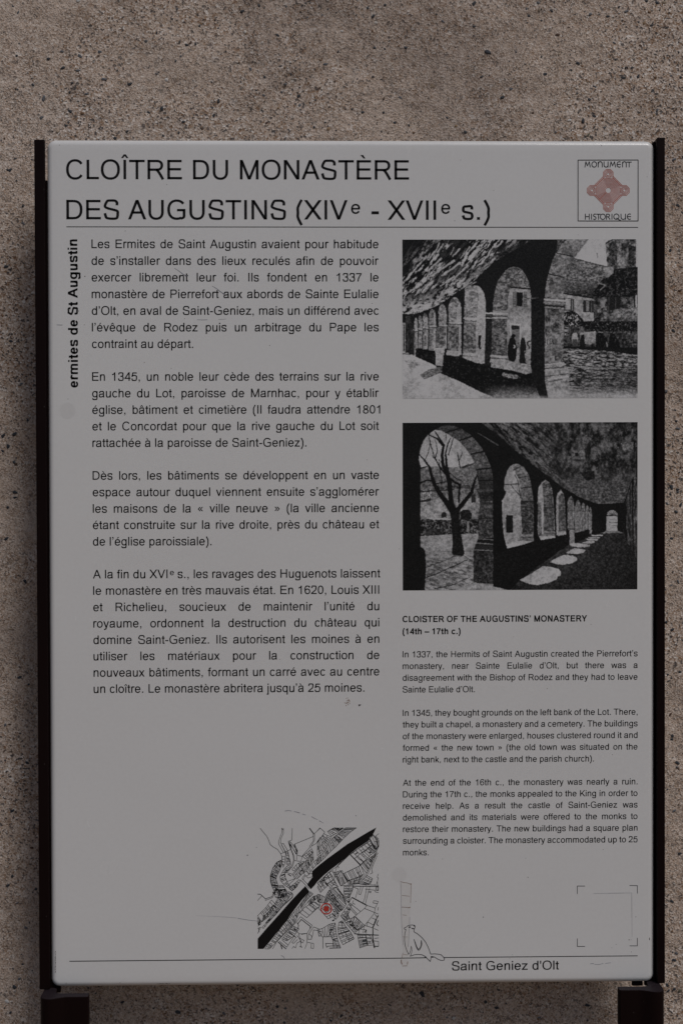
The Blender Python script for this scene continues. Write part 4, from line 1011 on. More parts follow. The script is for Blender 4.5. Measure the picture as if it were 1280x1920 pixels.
pl(m1, [(950, 980), (1000, 1040), (1040, 1080), (1130, 1050)]); pl(m1, [(950, 980), (1010, 940), (1060, 1010), (1000, 1040)]); pl(m1, [(1060, 1000), (1120, 985), (1130, 1050)]); pl(m1, [(920, 1080), (960, 1030), (980, 1040), (945, 1110), (920, 1080)])
pl(m1, [(890, 1115), (1060, 1290)]); pl(m1, [(930, 1100), (1030, 1200)])
block(m1, [(660, 1270), (780, 1180), (860, 1110)], [(720, 1330), (800, 1260), (890, 1140)], 6, .3)
# upper right bank rows
block(m2, [(130, 190), (60, 290), (0, 370)], [(200, 230), (110, 370), (0, 520)], 7, .6, .08)
block(m2, [(200, 230), (110, 370), (0, 520)], [(280, 250), (200, 390), (100, 550), (0, 630)], 11, .8, .1)
block(m2, [(200, 150), (260, 110), (330, 75)], [(290, 240), (400, 170), (520, 80)], 6, .6, .1)
block(m2, [(290, 290), (540, 90), (560, 75)], [(370, 450), (540, 270), (660, 160), (780, 75)], 17, .6, .06)
block(m2, [(290, 290), (230, 380), (120, 570), (0, 670)], [(370, 450), (240, 570), (130, 690), (0, 810)], 13, .35, .03)
pl(m2, [(350, 75), (420, 130), (500, 75)], 1.6)
# south bank, east part
pl(m2, [(1022, 345), (650, 600), (480, 740), (380, 860), (280, 920), (0, 1180)]); pl(m2, [(640, 610), (390, 850)], 1.3); pl(m2, [(655, 610), (860, 825)], 1.5); pl(m2, [(860, 825), (520, 990)]); pl(m2, [(385, 860), (350, 970), (390, 1010), (485, 930), (510, 945)]); pl(m2, [(390, 840), (430, 860), (410, 880)])
block(m2, [(660, 610), (800, 500), (930, 420), (1050, 340)], [(740, 690), (860, 590), (960, 540), (1100, 400)], 7, .5)
block(m2, [(740, 690), (860, 590), (980, 500), (1040, 460)], [(860, 810), (960, 720), (1060, 620), (1150, 560)], 8, .8, .15)
block(m2, [(860, 825), (960, 730), (1040, 680), (1150, 600)], [(980, 980), (1040, 880), (1090, 740), (1160, 620)], 11, .9, .3)
block(m2, [(1050, 290), (1110, 210), (1225, 330)], [(1170, 500), (1220, 460), (1225, 440)], 4, .3); pl(m2, [(1030, 290), (1090, 400), (1170, 510)], 1.6); pl(m2, [(1100, 220), (1225, 360)]); pl(m2, [(1160, 240), (1225, 190)]); pl(m2, [(1160, 240), (1225, 300)])
block(m2, [(1020, 470), (1060, 430), (1100, 400)], [(1160, 600), (1190, 520), (1210, 480)], 4, .6, .2)
block(m2, [(520, 990), (660, 925), (790, 860), (870, 830)], [(610, 1140), (740, 1090), (860, 1060), (930, 1000)], 9, .5, .04)
block(m2, [(350, 970), (460, 930), (520, 990)], [(470, 1230), (560, 1180), (620, 1140)], 5, .7, .06); block(m2, [(600, 1130), (740, 1090), (900, 1010)], [(620, 1200), (760, 1190), (830, 1180)], 10, .7, .15); pl(m2, [(530, 1010), (610, 1150)], 1.8)
block(m2, [(350, 975), (420, 1080), (450, 1180)], [(310, 960), (390, 1100), (470, 1240)], 6, 0)
pl(m2, [(1210, 580), (1150, 660), (1080, 850), (1000, 1010), (830, 1190), (700, 1210), (480, 1235)]); pl(m2, [(1190, 570), (1130, 660), (1050, 860), (980, 990), (810, 1170)]); pl(m2, [(1190, 640), (1130, 780), (1085, 900), (1100, 975), (1050, 1000)])
block(m2, [(830, 1195), (900, 1110), (990, 1030)], [(980, 1220), (1040, 1190), (1100, 1090)], 6, .9, .08); pl(m2, [(990, 1030), (1100, 1090), (1060, 1190), (830, 1195)]); pl(m2, [(1215, 1000), (1195, 1060), (1215, 1080), (1180, 1200)]); pl(m2, [(840, 1200), (1220, 1225)]); pl(m2, [(900, 1240), (1220, 1250)]); pl(m2, [(1145, 1200), (1145, 1225)]); pl(m2, [(1200, 1160), (1200, 1225)])
block(m2, [(0, 1190), (110, 1080), (230, 960)], [(80, 1260), (130, 1130), (300, 1040)], 6, .7, .1)
block(m2, [(120, 1080), (230, 970), (310, 930)], [(190, 1200), (300, 1130), (350, 1060)], 3, .3); block(m2, [(180, 1200), (290, 1130), (310, 1110)], [(260, 1270), (330, 1210), (400, 1240)], 4, .9); pl(m2, [(300, 1040), (400, 1250)])
block(m2, [(0, 1260), (60, 1160), (130, 1120)], [(60, 1370), (140, 1290), (220, 1220)], 6, .9, .12); pl(m2, [(240, 1290), (420, 1250)])
# south west bank rows
block(m3, [(1085, 125), (960, 270), (880, 390)], [(1140, 170), (1000, 310), (900, 460)], 17, .05, 0)
pl(m3, [(1060, 130), (860, 410)]); block(m3, [(860, 410), (700, 600), (500, 840), (310, 1120)], [(870, 520), (780, 740), (600, 920), (380, 1150)], 22, .75, .12)
pl(m3, [(1230, 200), (1150, 215), (1050, 310), (930, 460), (870, 550)]); block(m3, [(1040, 330), (1130, 230), (1230, 200)], [(1070, 400), (1160, 310), (1240, 240)], 9, .8, .3)
block(m3, [(880, 550), (960, 450), (1080, 370), (1180, 330)], [(1015, 645), (1090, 580), (1170, 490), (1280, 410)], 5, .2, .03); pl(m3, [(1015, 645), (1280, 410)]); pl(m3, [(1230, 180), (1235, 300), (1280, 380), (1245, 400), (1170, 340)])
pl(m3, [(890, 625), (1125, 800), (1020, 960), (870, 970), (780, 890), (700, 880)]); pl(m3, [(890, 625), (800, 740), (660, 880), (540, 1000), (400, 1140), (280, 1260)]); pl(m3, [(905, 680), (1085, 820), (1080, 860)], 1.3); pl(m3, [(905, 680), (840, 760)], 1.3); pl(m3, [(825, 745), (850, 800), (840, 860), (790, 890), (760, 830)], 1.2)
block(m3, [(740, 810), (640, 930), (520, 1070)], [(860, 870), (760, 1010), (620, 1110)], 8, .8, .1); pl(m3, [(660, 930), (800, 1040)], 1.3); pl(m3, [(760, 1020), (610, 1240)]); pl(m3, [(800, 1040), (720, 1140), (750, 1160), (830, 1080)]); pl(m3, [(440, 1130), (600, 1270)], 1.5); pl(m3, [(470, 1120), (610, 1230)]); pl(m3, [(520, 1090), (640, 1190)]); pl(m3, [(500, 1200), (520, 1270)], 1.6); pl(m3, [(720, 1260), (750, 1220), (790, 1250), (820, 1150), (900, 1110)])
pl(m3, [(850, 970), (880, 1060), (960, 1100), (930, 1150), (890, 1130), (880, 1060)]); pl(m3, [(820, 1000), (900, 1110), (890, 1200), (920, 1240), (870, 1220)]); pl(m3, [(910, 980), (1020, 960), (1020, 1150), (980, 1260)]); pl(m3, [(1060, 970), (1110, 1010), (1110, 1075), (1040, 1080), (1050, 980), (1150, 830), (1280, 880)]); pl(m3, [(1150, 890), (1130, 1000), (1100, 1080)]); pl(m3, [(1150, 890), (1280, 910)]); pl(m3, [(1030, 1140), (1150, 1160), (1150, 1260), (1100, 1255), (1105, 1165)]); pl(m3, [(1245, 930), (1260, 1010), (1280, 1010)])
block(m3, [(310, 1160), (240, 1180), (180, 1270)], [(320, 1190), (290, 1240), (270, 1270)], 4, .8, .1); pl(m3, [(400, 1160), (330, 1270)])
# north west bank
pl(m3, [(35, 175), (85, 175), (190, 268), (320, 225), (350, 150)], 1.1); pl(m3, [(190, 300), (330, 245), (370, 170)]); pl(m3, [(190, 268), (190, 300)]); pl(m3, [(35, 300), (115, 210)])
block(m3, [(310, 290), (200, 440), (35, 605)], [(410, 400), (280, 560), (110, 730)], 6, .5, .05); block(m3, [(430, 270), (380, 360), (290, 490), (150, 620)], [(520, 300), (430, 430), (300, 590), (110, 735)], 17, .5, .12)
block(m3, [(650, 120), (570, 260), (480, 400), (320, 600), (190, 750)], [(710, 160), (640, 280), (540, 410), (390, 590), (230, 740)], 34, .08, .03); pl(m3, [(700, 130), (745, 190), (730, 240), (520, 430), (250, 740)]); pl(m3, [(715, 150), (720, 235), (500, 440)])
pl(m3, [(120, 840), (200, 760), (240, 740), (150, 860), (120, 840)]); pl(m3, [(160, 800), (190, 825)]); block(m3, [(35, 640), (80, 700), (100, 770)], [(35, 760), (60, 800), (40, 815)], 4, .8, .2); pl(m3, [(35, 860), (95, 835), (35, 960)]); pl(m3, [(60, 855), (60, 930)], 1.2)
block(m3, [(310, 0), (360, 110), (390, 240), (450, 260)], [(540, 0), (600, 90), (610, 180), (560, 240)], 11, .95, .3); block(m3, [(400, 60), (440, 160), (480, 300)], [(620, 110), (610, 180), (500, 310)], 7, .9, .15)
pl(m3, [(340, 130), (370, 180), (400, 60), (480, 130), (470, 190)], 2.0); block(m3, [(660, 60), (740, 0), (820, 0)], [(720, 110), (770, 70), (830, 10)], 3, .4)
# around the monastery
block(m4, [(0, 175), (40, 180), (160, 240), (220, 310)], [(0, 320), (80, 350), (130, 350), (190, 340)], 9, .5, .2); pl(m4, [(20, 455), (215, 668), (290, 630)]); pl(m4, [(20, 455), (60, 400)]); pl(m4, [(180, 385), (265, 470), (180, 550), (95, 460), (180, 385)], .9); pl(m4, [(245, 375), (270, 360), (425, 560), (420, 620), (365, 680), (290, 610)])
block(m4, [(300, 480), (350, 560), (360, 680)], [(370, 490), (420, 560), (420, 620)], 5, .9, .35); pl(m4, [(180, 630), (290, 570)]); pl(m4, [(240, 590), (265, 650)]); pl(m4, [(300, 560), (350, 620)], 2.2); pl(m4, [(300, 705), (335, 690)], 2.4)
block(m4, [(165, 215), (230, 100), (400, 30), (410, 90)], [(430, 530), (500, 490), (575, 380), (520, 200), (480, 160)], 11, .95, .12); block(m4, [(165, 215), (280, 310), (440, 530)], [(250, 90), (370, 270), (500, 480)], 15, .7, .12)
pl(m4, [(410, 60), (480, 160), (575, 385)]); pl(m4, [(330, 220), (380, 240), (430, 170)]); T.ring(*m4(460, 255), 1.2, 1.8, 10)
block(m4, [(540, 0), (525, 130), (560, 280), (620, 350)], [(710, 0), (700, 100), (650, 210), (630, 330)], 12, .8, .15); pl(m4, [(650, 210), (700, 100), (720, 0)]); pl(m4, [(630, 340), (690, 240), (980, 390)], 1.0); pl(m4, [(690, 240), (980, 395)], 1.9)
pl(m4, [(720, 35), (815, 70), (760, 250)]); pl(m4, [(870, 20), (820, 170), (860, 185), (910, 30)]); pl(m4, [(985, 40), (945, 260), (905, 355)]); pl(m4, [(1025, 90), (955, 380)]); pl(m4, [(720, 15), (1220, 20)], 1.4); pl(m4, [(1040, 85), (1150, 95), (1155, 130), (1220, 145)]); pl(m4, [(1040, 30), (1040, 80), (960, 75)]); pl(m4, [(1035, 120), (1070, 120), (1068, 145), (1035, 143), (1035, 120)]); pl(m4, [(1175, 30), (1215, 30), (1215, 100), (1175, 95), (1175, 30)], 1.2)
pl(m4, [(990, 400), (1155, 455), (1215, 320), (1125, 305), (1110, 350), (1200, 365)]); pl(m4, [(940, 460), (1220, 575)]); pl(m4, [(1155, 455), (1140, 530)]); pl(m4, [(990, 400), (940, 460), (750, 615), (680, 660)]); pl(m4, [(680, 380), (860, 520)]); pl(m4, [(720, 300), (700, 350), (750, 380)]); pl(m4, [(640, 400), (790, 570)]); pl(m4, [(620, 430), (770, 590)]); pl(m4, [(1215, 440), (1205, 500)])
block(m4, [(465, 605), (560, 470), (640, 350)], [(560, 700), (620, 570), (690, 380)], 7, .8, .12); block(m4, [(470, 610), (560, 740), (650, 850), (740, 960)], [(600, 560), (660, 690), (720, 790), (800, 900)], 13, .85, .12)
block(m4, [(660, 670), (740, 620), (830, 700), (940, 800)], [(650, 800), (700, 810), (780, 890), (820, 880)], 7, .3, .05); pl(m4, [(760, 625), (940, 800), (1000, 730), (1150, 540)])
for k in range(7): pl(m4, [(690 + k * 18, 790 + k * 20), (790 + k * 22, 690 + k * 22)])
pl(m4, [(940, 800), (1110, 850), (1180, 690), (1090, 650)]); pl(m4, [(1000, 730), (1115, 790)]); pl(m4, [(1000, 740), (990, 810)]); pl(m4, [(1215, 600), (1160, 700), (1105, 840), (1110, 990)], 1.7); pl(m4, [(1215, 700), (1180, 770), (1215, 810)], 1.2); pl(m4, [(1130, 860), (1215, 900)]); pl(m4, [(1150, 580), (1180, 620), (1215, 630)])
pl(m4, [(940, 800), (910, 950)]); pl(m4, [(840, 870), (980, 890), (975, 960)]); pl(m4, [(840, 870), (820, 960)]); pl(m4, [(945, 940), (970, 900)], 1.8); pl(m4, [(740, 965), (820, 975), (1220, 995)], 1.6); pl(m4, [(800, 985), (850, 1255)]); pl(m4, [(960, 985), (1010, 1200)]); 
block(m4, [(800, 985), (850, 1250)], [(960, 985), (1000, 1200)], 10, .9, .03); block(m4, [(965, 990), (1010, 1200)], [(1050, 1000), (1130, 1190)], 5, .3); pl(m4, [(1100, 1000), (1110, 1080), (1140, 1250)], 1.9); pl(m4, [(1140, 1060), (1220, 1050)]); pl(m4, [(1130, 1110), (1220, 1120), (1220, 1215), (1150, 1215)]); pl(m4, [(1120, 1215), (1215, 1220)], 1.5)
block(m4, [(490, 705), (430, 740), (410, 850), (420, 1000), (510, 1185)], [(500, 710), (570, 830), (660, 930), (730, 1060)], 13, .95, .14); pl(m4, [(510, 1185), (730, 1070)])
block(m4, [(0, 890), (110, 855), (240, 775), (355, 750)], [(100, 1030), (200, 1030), (230, 1010), (240, 1000)], 5, .4, .03); block(m4, [(355, 750), (375, 950), (410, 1110), (465, 1250)], [(240, 780), (235, 930), (310, 1100), (320, 1250)], 15, .6, .06); pl(m4, [(100, 1030), (300, 1025)]); pl(m4, [(110, 1030), (112, 1260)], .9); pl(m4, [(165, 1160), (320, 1165), (310, 1210), (205, 1215), (185, 1240), (165, 1160)], 1.0); pl(m4, [(15, 925), (80, 920), (80, 1010), (30, 1015), (15, 925)])
pl(m4, [(240, 1255), (460, 1250)], 1.3)
T.build('town_plan', INK, depth=-0.00012)
T = Print(); cm = m4(178, 466)
T.ring(cm[0], cm[1], 8.7, 10.9, 48); T.disc(cm[0], cm[1], 5.2, 28); T.build('place_marker', RED, depth=-0.0002)

# ------------------------------------------------------------------ the two printed photographs, painted tone by tone
def photographic(p, seed, grain):
    """uneven edges, slight softness, broad tone changes and grain of an old print"""
    X, Y = p.X, p.Y; h, w = p.a.shape
    dx = (fbm(X * .09, Y * .09, seed, 3, .7) - .5) * 6 / p.g; dy = (fbm(X * .09 + 300, Y * .09, seed + 7, 3, .7) - .5) * 6 / p.g
    J, I = np.meshgrid(np.arange(w), np.arange(h))
    p.a = p.a[np.clip(np.round(I + dy).astype(int), 0, h - 1), np.clip(np.round(J + dx).astype(int), 0, w - 1)]
    p.a = p.a * (.86 + .28 * fbm(X * .012, Y * .012, seed + 20, 3))
    mott = fbm(X * .11, Y * .11, seed + 30, 3, .8) - .5
    p.a += mott * 60 * soft(p.a, 30, 60) * (1 - .6 * soft(p.a, 95, 130))
    for _ in range(1):
        q = np.pad(p.a, 1, mode='edge'); p.a = (q[:-2, 1:-1] + q[2:, 1:-1] + q[1:-1, :-2] + q[1:-1, 2:] + 2 * q[1:-1, 1:-1]) / 6
    p.a += np.random.default_rng(seed).normal(0, grain, p.a.shape)
class Plate:
    def __init__(s, w, h, ox, oy, base):
        g = s.g = 1.7; w, h = int(w / g), int(h / g)
        s.w, s.h, s.ox, s.oy = w, h, ox, oy
        s.a = np.full((h, w), float(base)); s.Y, s.X = np.mgrid[0:h, 0:w].astype(float) * g; s.X += ox; s.Y += oy
    def mask(s, P):
        P = np.array(P, float); m = np.zeros((s.h, s.w), bool)
        j0, i0 = np.floor((P.min(0) - [s.ox, s.oy]) / s.g).astype(int); j1, i1 = np.ceil((P.max(0) - [s.ox, s.oy]) / s.g).astype(int) + 1
        j0, i0 = max(j0, 0), max(i0, 0); j1, i1 = min(j1, s.w), min(i1, s.h)
        if j1 <= j0 or i1 <= i0: return m
        X = s.X[i0:i1, j0:j1]; Y = s.Y[i0:i1, j0:j1]; r = np.zeros(X.shape, bool)
        for (ax, ay), (bx, by) in zip(P, np.roll(P, -1, 0)):
            if ay == by: continue
            r ^= ((ay > Y) != (by > Y)) & (X < (bx - ax) * (Y - ay) / (by - ay) + ax)
        m[i0:i1, j0:j1] = r
        return m
    def tex(s, lo, hi, fx=.06, fy=None, seed=1, ang=0, thr=None, soft=.12, octs=3):
        """mottled tone between lo and hi; ang in degrees turns the grain"""
        fy = fy or fx; c, q = math.cos(math.radians(ang)), math.sin(math.radians(ang))
        u = s.X * c + s.Y * q + 900; v = -s.X * q + s.Y * c + 1900
        n = fbm(u * fx * 2.3, v * fy * 2.3, seed, octs + 1, .75)
        if thr is None: t = np.clip((n - .3) / .4, 0, 1)
        else: t = np.clip((n - thr) / soft + .5, 0, 1)
        return lo + (hi - lo) * t
    def fill(s, P, v, m=None):
        m = s.mask(P) if m is None else m
        s.a[m] = v[m] if hasattr(v, 'shape') else v
        return m
    def line(s, P, w, v, w2=None):
        n = len(P) - 1
        for i in range(n):
            (x0, y0), (x1, y1) = P[i], P[i + 1]; L = math.hypot(x1 - x0, y1 - y0) + 1e-6; dx, dy = (x1 - x0) / L, (y1 - y0) / L
            wa = w if w2 is None else w + (w2 - w) * i / n; wb = w if w2 is None else w + (w2 - w) * (i + 1) / n
            s.fill([(x0 - dy * wa / 2, y0 + dx * wa / 2), (x1 - dy * wb / 2, y1 + dx * wb / 2), (x1 + dy * wb / 2, y1 - dx * wb / 2), (x0 + dy * wa / 2, y0 - dx * wa / 2)], v)
            if wb > 4: s.fill([(x1 + wb / 2 * math.cos(t * .7854), y1 + wb / 2 * math.sin(t * .7854)) for t in range(8)], v)
    def blend(s, v, t): s.a = s.a * (1 - t) + v * t
def soft(x, a, b_): return np.clip((x - a) / (b_ - a), 0, 1)
def arch(xl, xr, yt, ys, yb, n=14, lean=0.0):
    """an opening seen at a slant: springs at ys, crown at yt, open down to yb"""
    cx = (xl + xr) / 2; P = [(xl, yb)]
    for k in range(n + 1):
        a = math.pi - math.pi * k / n
        P.append((cx + (xr - xl) / 2 * math.cos(a) + lean * math.sin(a), ys - (ys - yt) * math.sin(a)))
    P.append((xr, yb)); return P

def plate_one():
    p = Plate(1200, 811, 39, 53, 22); X, Y = p.X, p.Y
    # vault with plaster streaks
    vault = [(39, 430), (39, 53), (700, 53), (600, 110), (500, 170), (440, 225), (395, 270), (350, 300), (300, 330), (240, 375), (190, 400), (100, 432)]
    m = p.mask(vault)
    st_ = p.tex(16, 138, .0095, .040, 5, -50, .52, .10, 4); st2 = p.tex(16, 130, .026, .040, 9, -20, .49, .12)
    mixm = soft(Y + (X - 39) * .45, 300, 430)
    v = st_ * (1 - mixm) + np.maximum(st2, st_ * .8) * mixm
    dens = soft(X + Y, 150, 330) * soft(760 - X * .95 - Y * .35, 0, 260) 
    big = p.tex(0, 1, .0045, .009, 15, -48, .46, .1)
    v = 20 + (v - 20) * dens * (0.15 + .85 * np.maximum(big, mixm * .8))
    p.fill(None, v, m)
    for a, b_, w in (((200, 120), (225, 70), 9), ((218, 118), (245, 75), 7), ((290, 140), (330, 100), 9), ((330, 150), (380, 90), 7), ((380, 150), (440, 95), 8), ((420, 170), (455, 140), 7), ((400, 130), (470, 75), 6), ((280, 130), (300, 90), 5),
                     ((440, 165), (475, 135), 6), ((520, 90), (545, 62), 10), ((160, 215), (235, 150), 10), ((180, 240), (300, 160), 12), ((250, 230), (330, 170), 11), ((300, 250), (370, 185), 9), ((362, 296), (412, 268), 5), ((230, 290), (300, 240), 9)):
        p.line([a, ((a[0] + b_[0]) / 2 + 4, (a[1] + b_[1]) / 2 - 2), b_], w * .6, 112, w2=w)
    # ground
    g = p.tex(112, 136, .02, .03, 21)
    p.fill([(39, 635), (95, 640), (150, 668), (205, 695), (232, 735), (320, 772), (440, 832), (520, 863), (39, 863)], g)
    p.fill([(127, 742), (170, 715), (240, 698), (238, 730), (200, 745), (150, 765)], p.tex(50, 100, .04, .07, 23, -15))
    p.fill([(50, 670), (100, 665), (130, 690), (85, 720)], p.tex(85, 128, .05, .05, 24))
    # left end of the gallery
    p.fill([(39, 475), (54, 475), (54, 628), (39, 628)], 100); p.fill([(43, 485), (48, 485), (48, 620), (43, 620)], 30); p.fill([(55, 440), (96, 435), (96, 636), (58, 630)], p.tex(18, 52, .05, .02, 28)); p.line([(39, 629), (70, 632)], 5, 118)
    stone = p.tex(44, 106, .035, .045, 31); light = p.tex(98, 128, .04, .04, 32); wallv = p.tex(92, 118, .03, .03, 33); roofv = p.tex(45, 112, .05, .09, 34, 12)
    # small far arches
    for xl, xr, yt, ys, yb, cap in ((97, 115, 450, 490, 644, 512), (118, 138, 440, 480, 606, 506), (140, 168, 425, 470, 612, 500), (172, 208, 406, 455, 618, 492), (220, 262, 381, 440, 606, 488), (270, 338, 346, 420, 640, 475)):
        p.fill(arch(xl, xr, yt, ys, yb), np.minimum(stone + 18, 128)); p.fill(arch((xl * .35 + xr * .65), xr, (yt + ys) / 2, ys, yb), light)
        p.line([(xl - 4, cap), (xr + 3, cap + 3)], 5, 128); p.line([(xl - 2, cap + 8), (xr, cap + 10)], 4, 52)
        p.line([(xl + 1, ys - 10), (xl - 2, yb)], 4, 34)
    p.fill([(270, 492), (326, 496), (322, 620), (268, 616)], stone); p.fill([(212, 500), (260, 502), (256, 606), (208, 602)], stone); p.fill([(262, 617), (330, 620), (326, 648), (262, 642)], light)
    p.fill([(205, 605), (252, 607), (246, 697), (207, 694)], light); p.line([(205, 607), (252, 609)], 5, 132); p.line([(108, 612), (108, 648)], 6, 22)
    # arch three
    p.fill(arch(352, 461, 287, 400, 685, lean=6), light); p.fill([(355, 300), (378, 290), (415, 286), (425, 330), (415, 450), (352, 450), (355, 380)], np.minimum(stone + 22, 122))
    p.line([(372, 330), (430, 335)], 3, 70); p.line([(425, 330), (414, 450)], 3, 75)
    p.fill([(352, 472), (413, 476), (411, 632), (346, 630)], stone); p.line([(348, 452), (416, 457)], 9, 128); p.line([(348, 466), (414, 470)], 5, 60); p.line([(352, 474), (412, 478)], 3, 110)
    p.fill([(343, 632), (422, 634), (446, 668), (442, 690), (345, 655)], light); p.line([(343, 634), (418, 638)], 6, 130); p.line([(346, 645), (420, 652)], 3, 70)
    p.line([(431, 545), (428, 580), (433, 606)], 12, 26); p.fill([(424, 540), (440, 540), (438, 556), (426, 556)], 26); p.line([(440, 575), (436, 600)], 5, 128)
    # arch two
    o2 = arch(499, 692, 192, 380, 690, lean=10)
    p.fill(o2, wallv)
    inner = [(572, 300), (590, 255), (622, 205), (660, 230), (685, 290), (688, 305)]
    p.fill([(572, 310), (590, 258), (620, 208), (655, 225), (680, 270), (688, 306), (572, 296)], roofv); p.line([(585, 295), (688, 305)], 7, 26)
    p.fill([(499, 415), (500, 370), (505, 330), (520, 270), (548, 225), (585, 198), (622, 193), (650, 205), (605, 235), (582, 290), (572, 350), (570, 415)], stone)
    p.line([(545, 225), (590, 235)], 4, 48); p.line([(522, 268), (580, 272)], 4, 42); p.line([(650, 205), (610, 235), (584, 290), (573, 350), (571, 415)], 3, 45)
    p.fill([(494, 455), (571, 455), (570, 650), (490, 645)], p.tex(36, 98, .03, .05, 41)); p.line([(460, 428), (572, 432)], 9, 128); p.line([(464, 441), (570, 445)], 7, 55); p.line([(464, 452), (570, 454)], 5, 122)
    p.fill([(462, 455), (494, 455), (489, 690), (455, 690)], p.tex(16, 38, .05, .05, 42))
    p.fill([(486, 640), (572, 645), (582, 668), (560, 690), (484, 680)], light); p.line([(486, 646), (574, 652)], 5, 134); p.line([(486, 657), (578, 664)], 4, 50)
    p.fill([(620, 321), (650, 323), (649, 394), (620, 392)], 20)
    for x in (600, 653):
        p.fill([(x, 318), (x + 20, 320), (x + 20, 397), (x, 396)], 66)
        for yy in range(326, 392, 9): p.line([(x + 3, yy), (x + 17, yy)], 2.5, 100)
    p.line([(586, 482), (638, 486)], 7, 130); p.line([(588, 482), (588, 545)], 6, 128); p.line([(637, 486), (637, 585)], 5, 126); p.fill([(592, 490), (634, 492), (634, 600), (592, 600)], 78); p.fill([(592, 490), (634, 492), (634, 512), (592, 510)], 30)
    p.line([(683, 498), (690, 499), (690, 545), (683, 544)], 3, 118); p.line([(640, 600), (636, 680)], 4, 112); p.line([(690, 570), (672, 576), (684, 610)], 7, 34)
    p.fill([(591, 540), (598, 534), (608, 536), (616, 546), (606, 552), (588, 550)], 18); p.fill([(592, 552), (606, 552), (614, 572), (620, 610), (616, 660), (606, 677), (580, 673), (572, 640), (574, 590), (582, 562)], 20); p.line([(603, 590), (612, 598), (604, 606)], 6, 128); p.line([(612, 600), (638, 602)], 4, 40)
    p.fill([(646, 553), (658, 553), (662, 570), (668, 600), (664, 640), (670, 686), (632, 684), (636, 640), (636, 600), (640, 572)], 24); p.line([(660, 620), (667, 680)], 3, 120)
    # low wall in shadow, its lit sills
    dark = p.tex(14, 40, .06, .06, 51, thr=.62, soft=.1)
    p.fill([(108, 606), (150, 612), (205, 622), (206, 694), (150, 668), (108, 650)], dark)
    p.fill([(246, 645), (345, 656), (440, 692), (490, 702), (560, 712), (666, 742), (700, 738), (760, 760), (780, 863), (560, 863), (440, 828), (320, 770), (243, 733)], dark)
    p.fill([(486, 682), (560, 690), (575, 672), (640, 684), (692, 690), (698, 730), (668, 742), (600, 722), (488, 704)], p.tex(88, 124, .03, .04, 53))
    p.fill([(545, 730), (620, 745), (640, 760), (600, 765), (548, 750)], p.tex(24, 100, .05, .08, 54, 10, .5))
    t = soft(Y, 790, 850) * soft(X, 430, 520) * soft(790 - X, 0, 60); p.blend(p.tex(72, 104, .03, .08, 55), t)
    # beyond the great arch
    p.fill([(856, 60), (985, 53), (1239, 53), (1239, 863), (880, 863), (856, 600)], 30)
    p.fill([(910, 150), (985, 53), (1110, 53), (1072, 76), (1082, 192)], p.tex(122, 136, .02, .02, 61)); p.line([(1030, 125), (1033, 145)], 7, 92); p.line([(1028, 120), (1032, 130)], 4, 70)
    p.fill([(1072, 76), (1105, 54), (1228, 54), (1228, 192), (1110, 205), (1081, 190)], p.tex(26, 104, .03, .018, 62)); p.line([(1072, 74), (1106, 54)], 6, 20); p.fill([(1102, 85), (1130, 82), (1132, 195), (1104, 190)], p.tex(18, 70, .05, .05, 63)); p.fill([(1190, 80), (1222, 90), (1222, 190), (1186, 180)], p.tex(16, 60, .05, .05, 64)); p.fill([(1228, 53), (1239, 53), (1239, 200), (1228, 196)], 126)
    p.fill([(905, 146), (980, 165), (1080, 192), (1072, 235), (1120, 260), (1020, 345), (855, 328), (862, 250)], p.tex(38, 108, .05, .09, 65, 10)); t = soft(Y, 255, 335) * soft(X, 850, 870) * (Y < 345); p.blend(p.tex(18, 66, .06, .09, 66, 8), t * soft(1239 - X, 0, 5))
    p.line([(912, 150), (1078, 192)], 4, 44); p.line([(990, 255), (1068, 235)], 4, 105)
    p.fill([(1062, 250), (1118, 215), (1239, 192), (1239, 360), (1010, 352), (1010, 320)], p.tex(16, 62, .055, .06, 67, thr=.6, soft=.16)); p.fill([(1070, 196), (1112, 190), (1112, 225), (1088, 248), (1072, 248)], p.tex(82, 108, .04, .04, 68))
    p.line([(1035, 275), (1068, 285)], 6, 92); p.line([(1045, 310), (1070, 290)], 6, 88)
    p.fill([(855, 330), (1012, 354), (1012, 472), (960, 472), (930, 440), (855, 432)], p.tex(88, 120, .03, .03, 71)); p.line([(855, 329), (1010, 352)], 6, 22)
    p.fill([(857, 350), (912, 356), (912, 418), (857, 415)], 46); p.fill([(868, 354), (894, 357), (894, 412), (868, 410)], 108); p.line([(903, 358), (903, 416)], 3, 104)
    p.fill([(958, 362), (1012, 366), (1012, 426), (958, 424)], 34); p.fill([(974, 366), (988, 367), (988, 420), (974, 420)], 92); p.line([(1000, 368), (1000, 424)], 3, 72)
    p.fill([(1012, 350), (1239, 345), (1239, 480), (1012, 475)], p.tex(18, 92, .03, .03, 72)); p.fill([(1080, 348), (1150, 345), (1148, 414), (1082, 414)], 26); p.line([(1088, 350), (1088, 412)], 3, 84); p.line([(1125, 350), (1125, 412)], 3, 60); p.fill([(1045, 365), (1072, 360), (1070, 400), (1048, 402)], 88); p.fill([(1218, 332), (1239, 330), (1239, 408), (1218, 406)], 26); p.line([(1230, 334), (1230, 402)], 6, 120)
    p.fill([(1120, 410), (1239, 400), (1239, 470), (1110, 475)], p.tex(40, 106, .04, .04, 73))
    p.fill([(855, 425), (905, 415), (940, 440), (960, 470), (1239, 470), (1239, 530), (980, 530), (855, 490)], p.tex(16, 84, .07, .07, 74, thr=.62, soft=.12))
    p.fill([(855, 432), (925, 430), (945, 470), (930, 520), (855, 520)], p.tex(18, 122, .07, .06, 75, thr=.56, soft=.08))
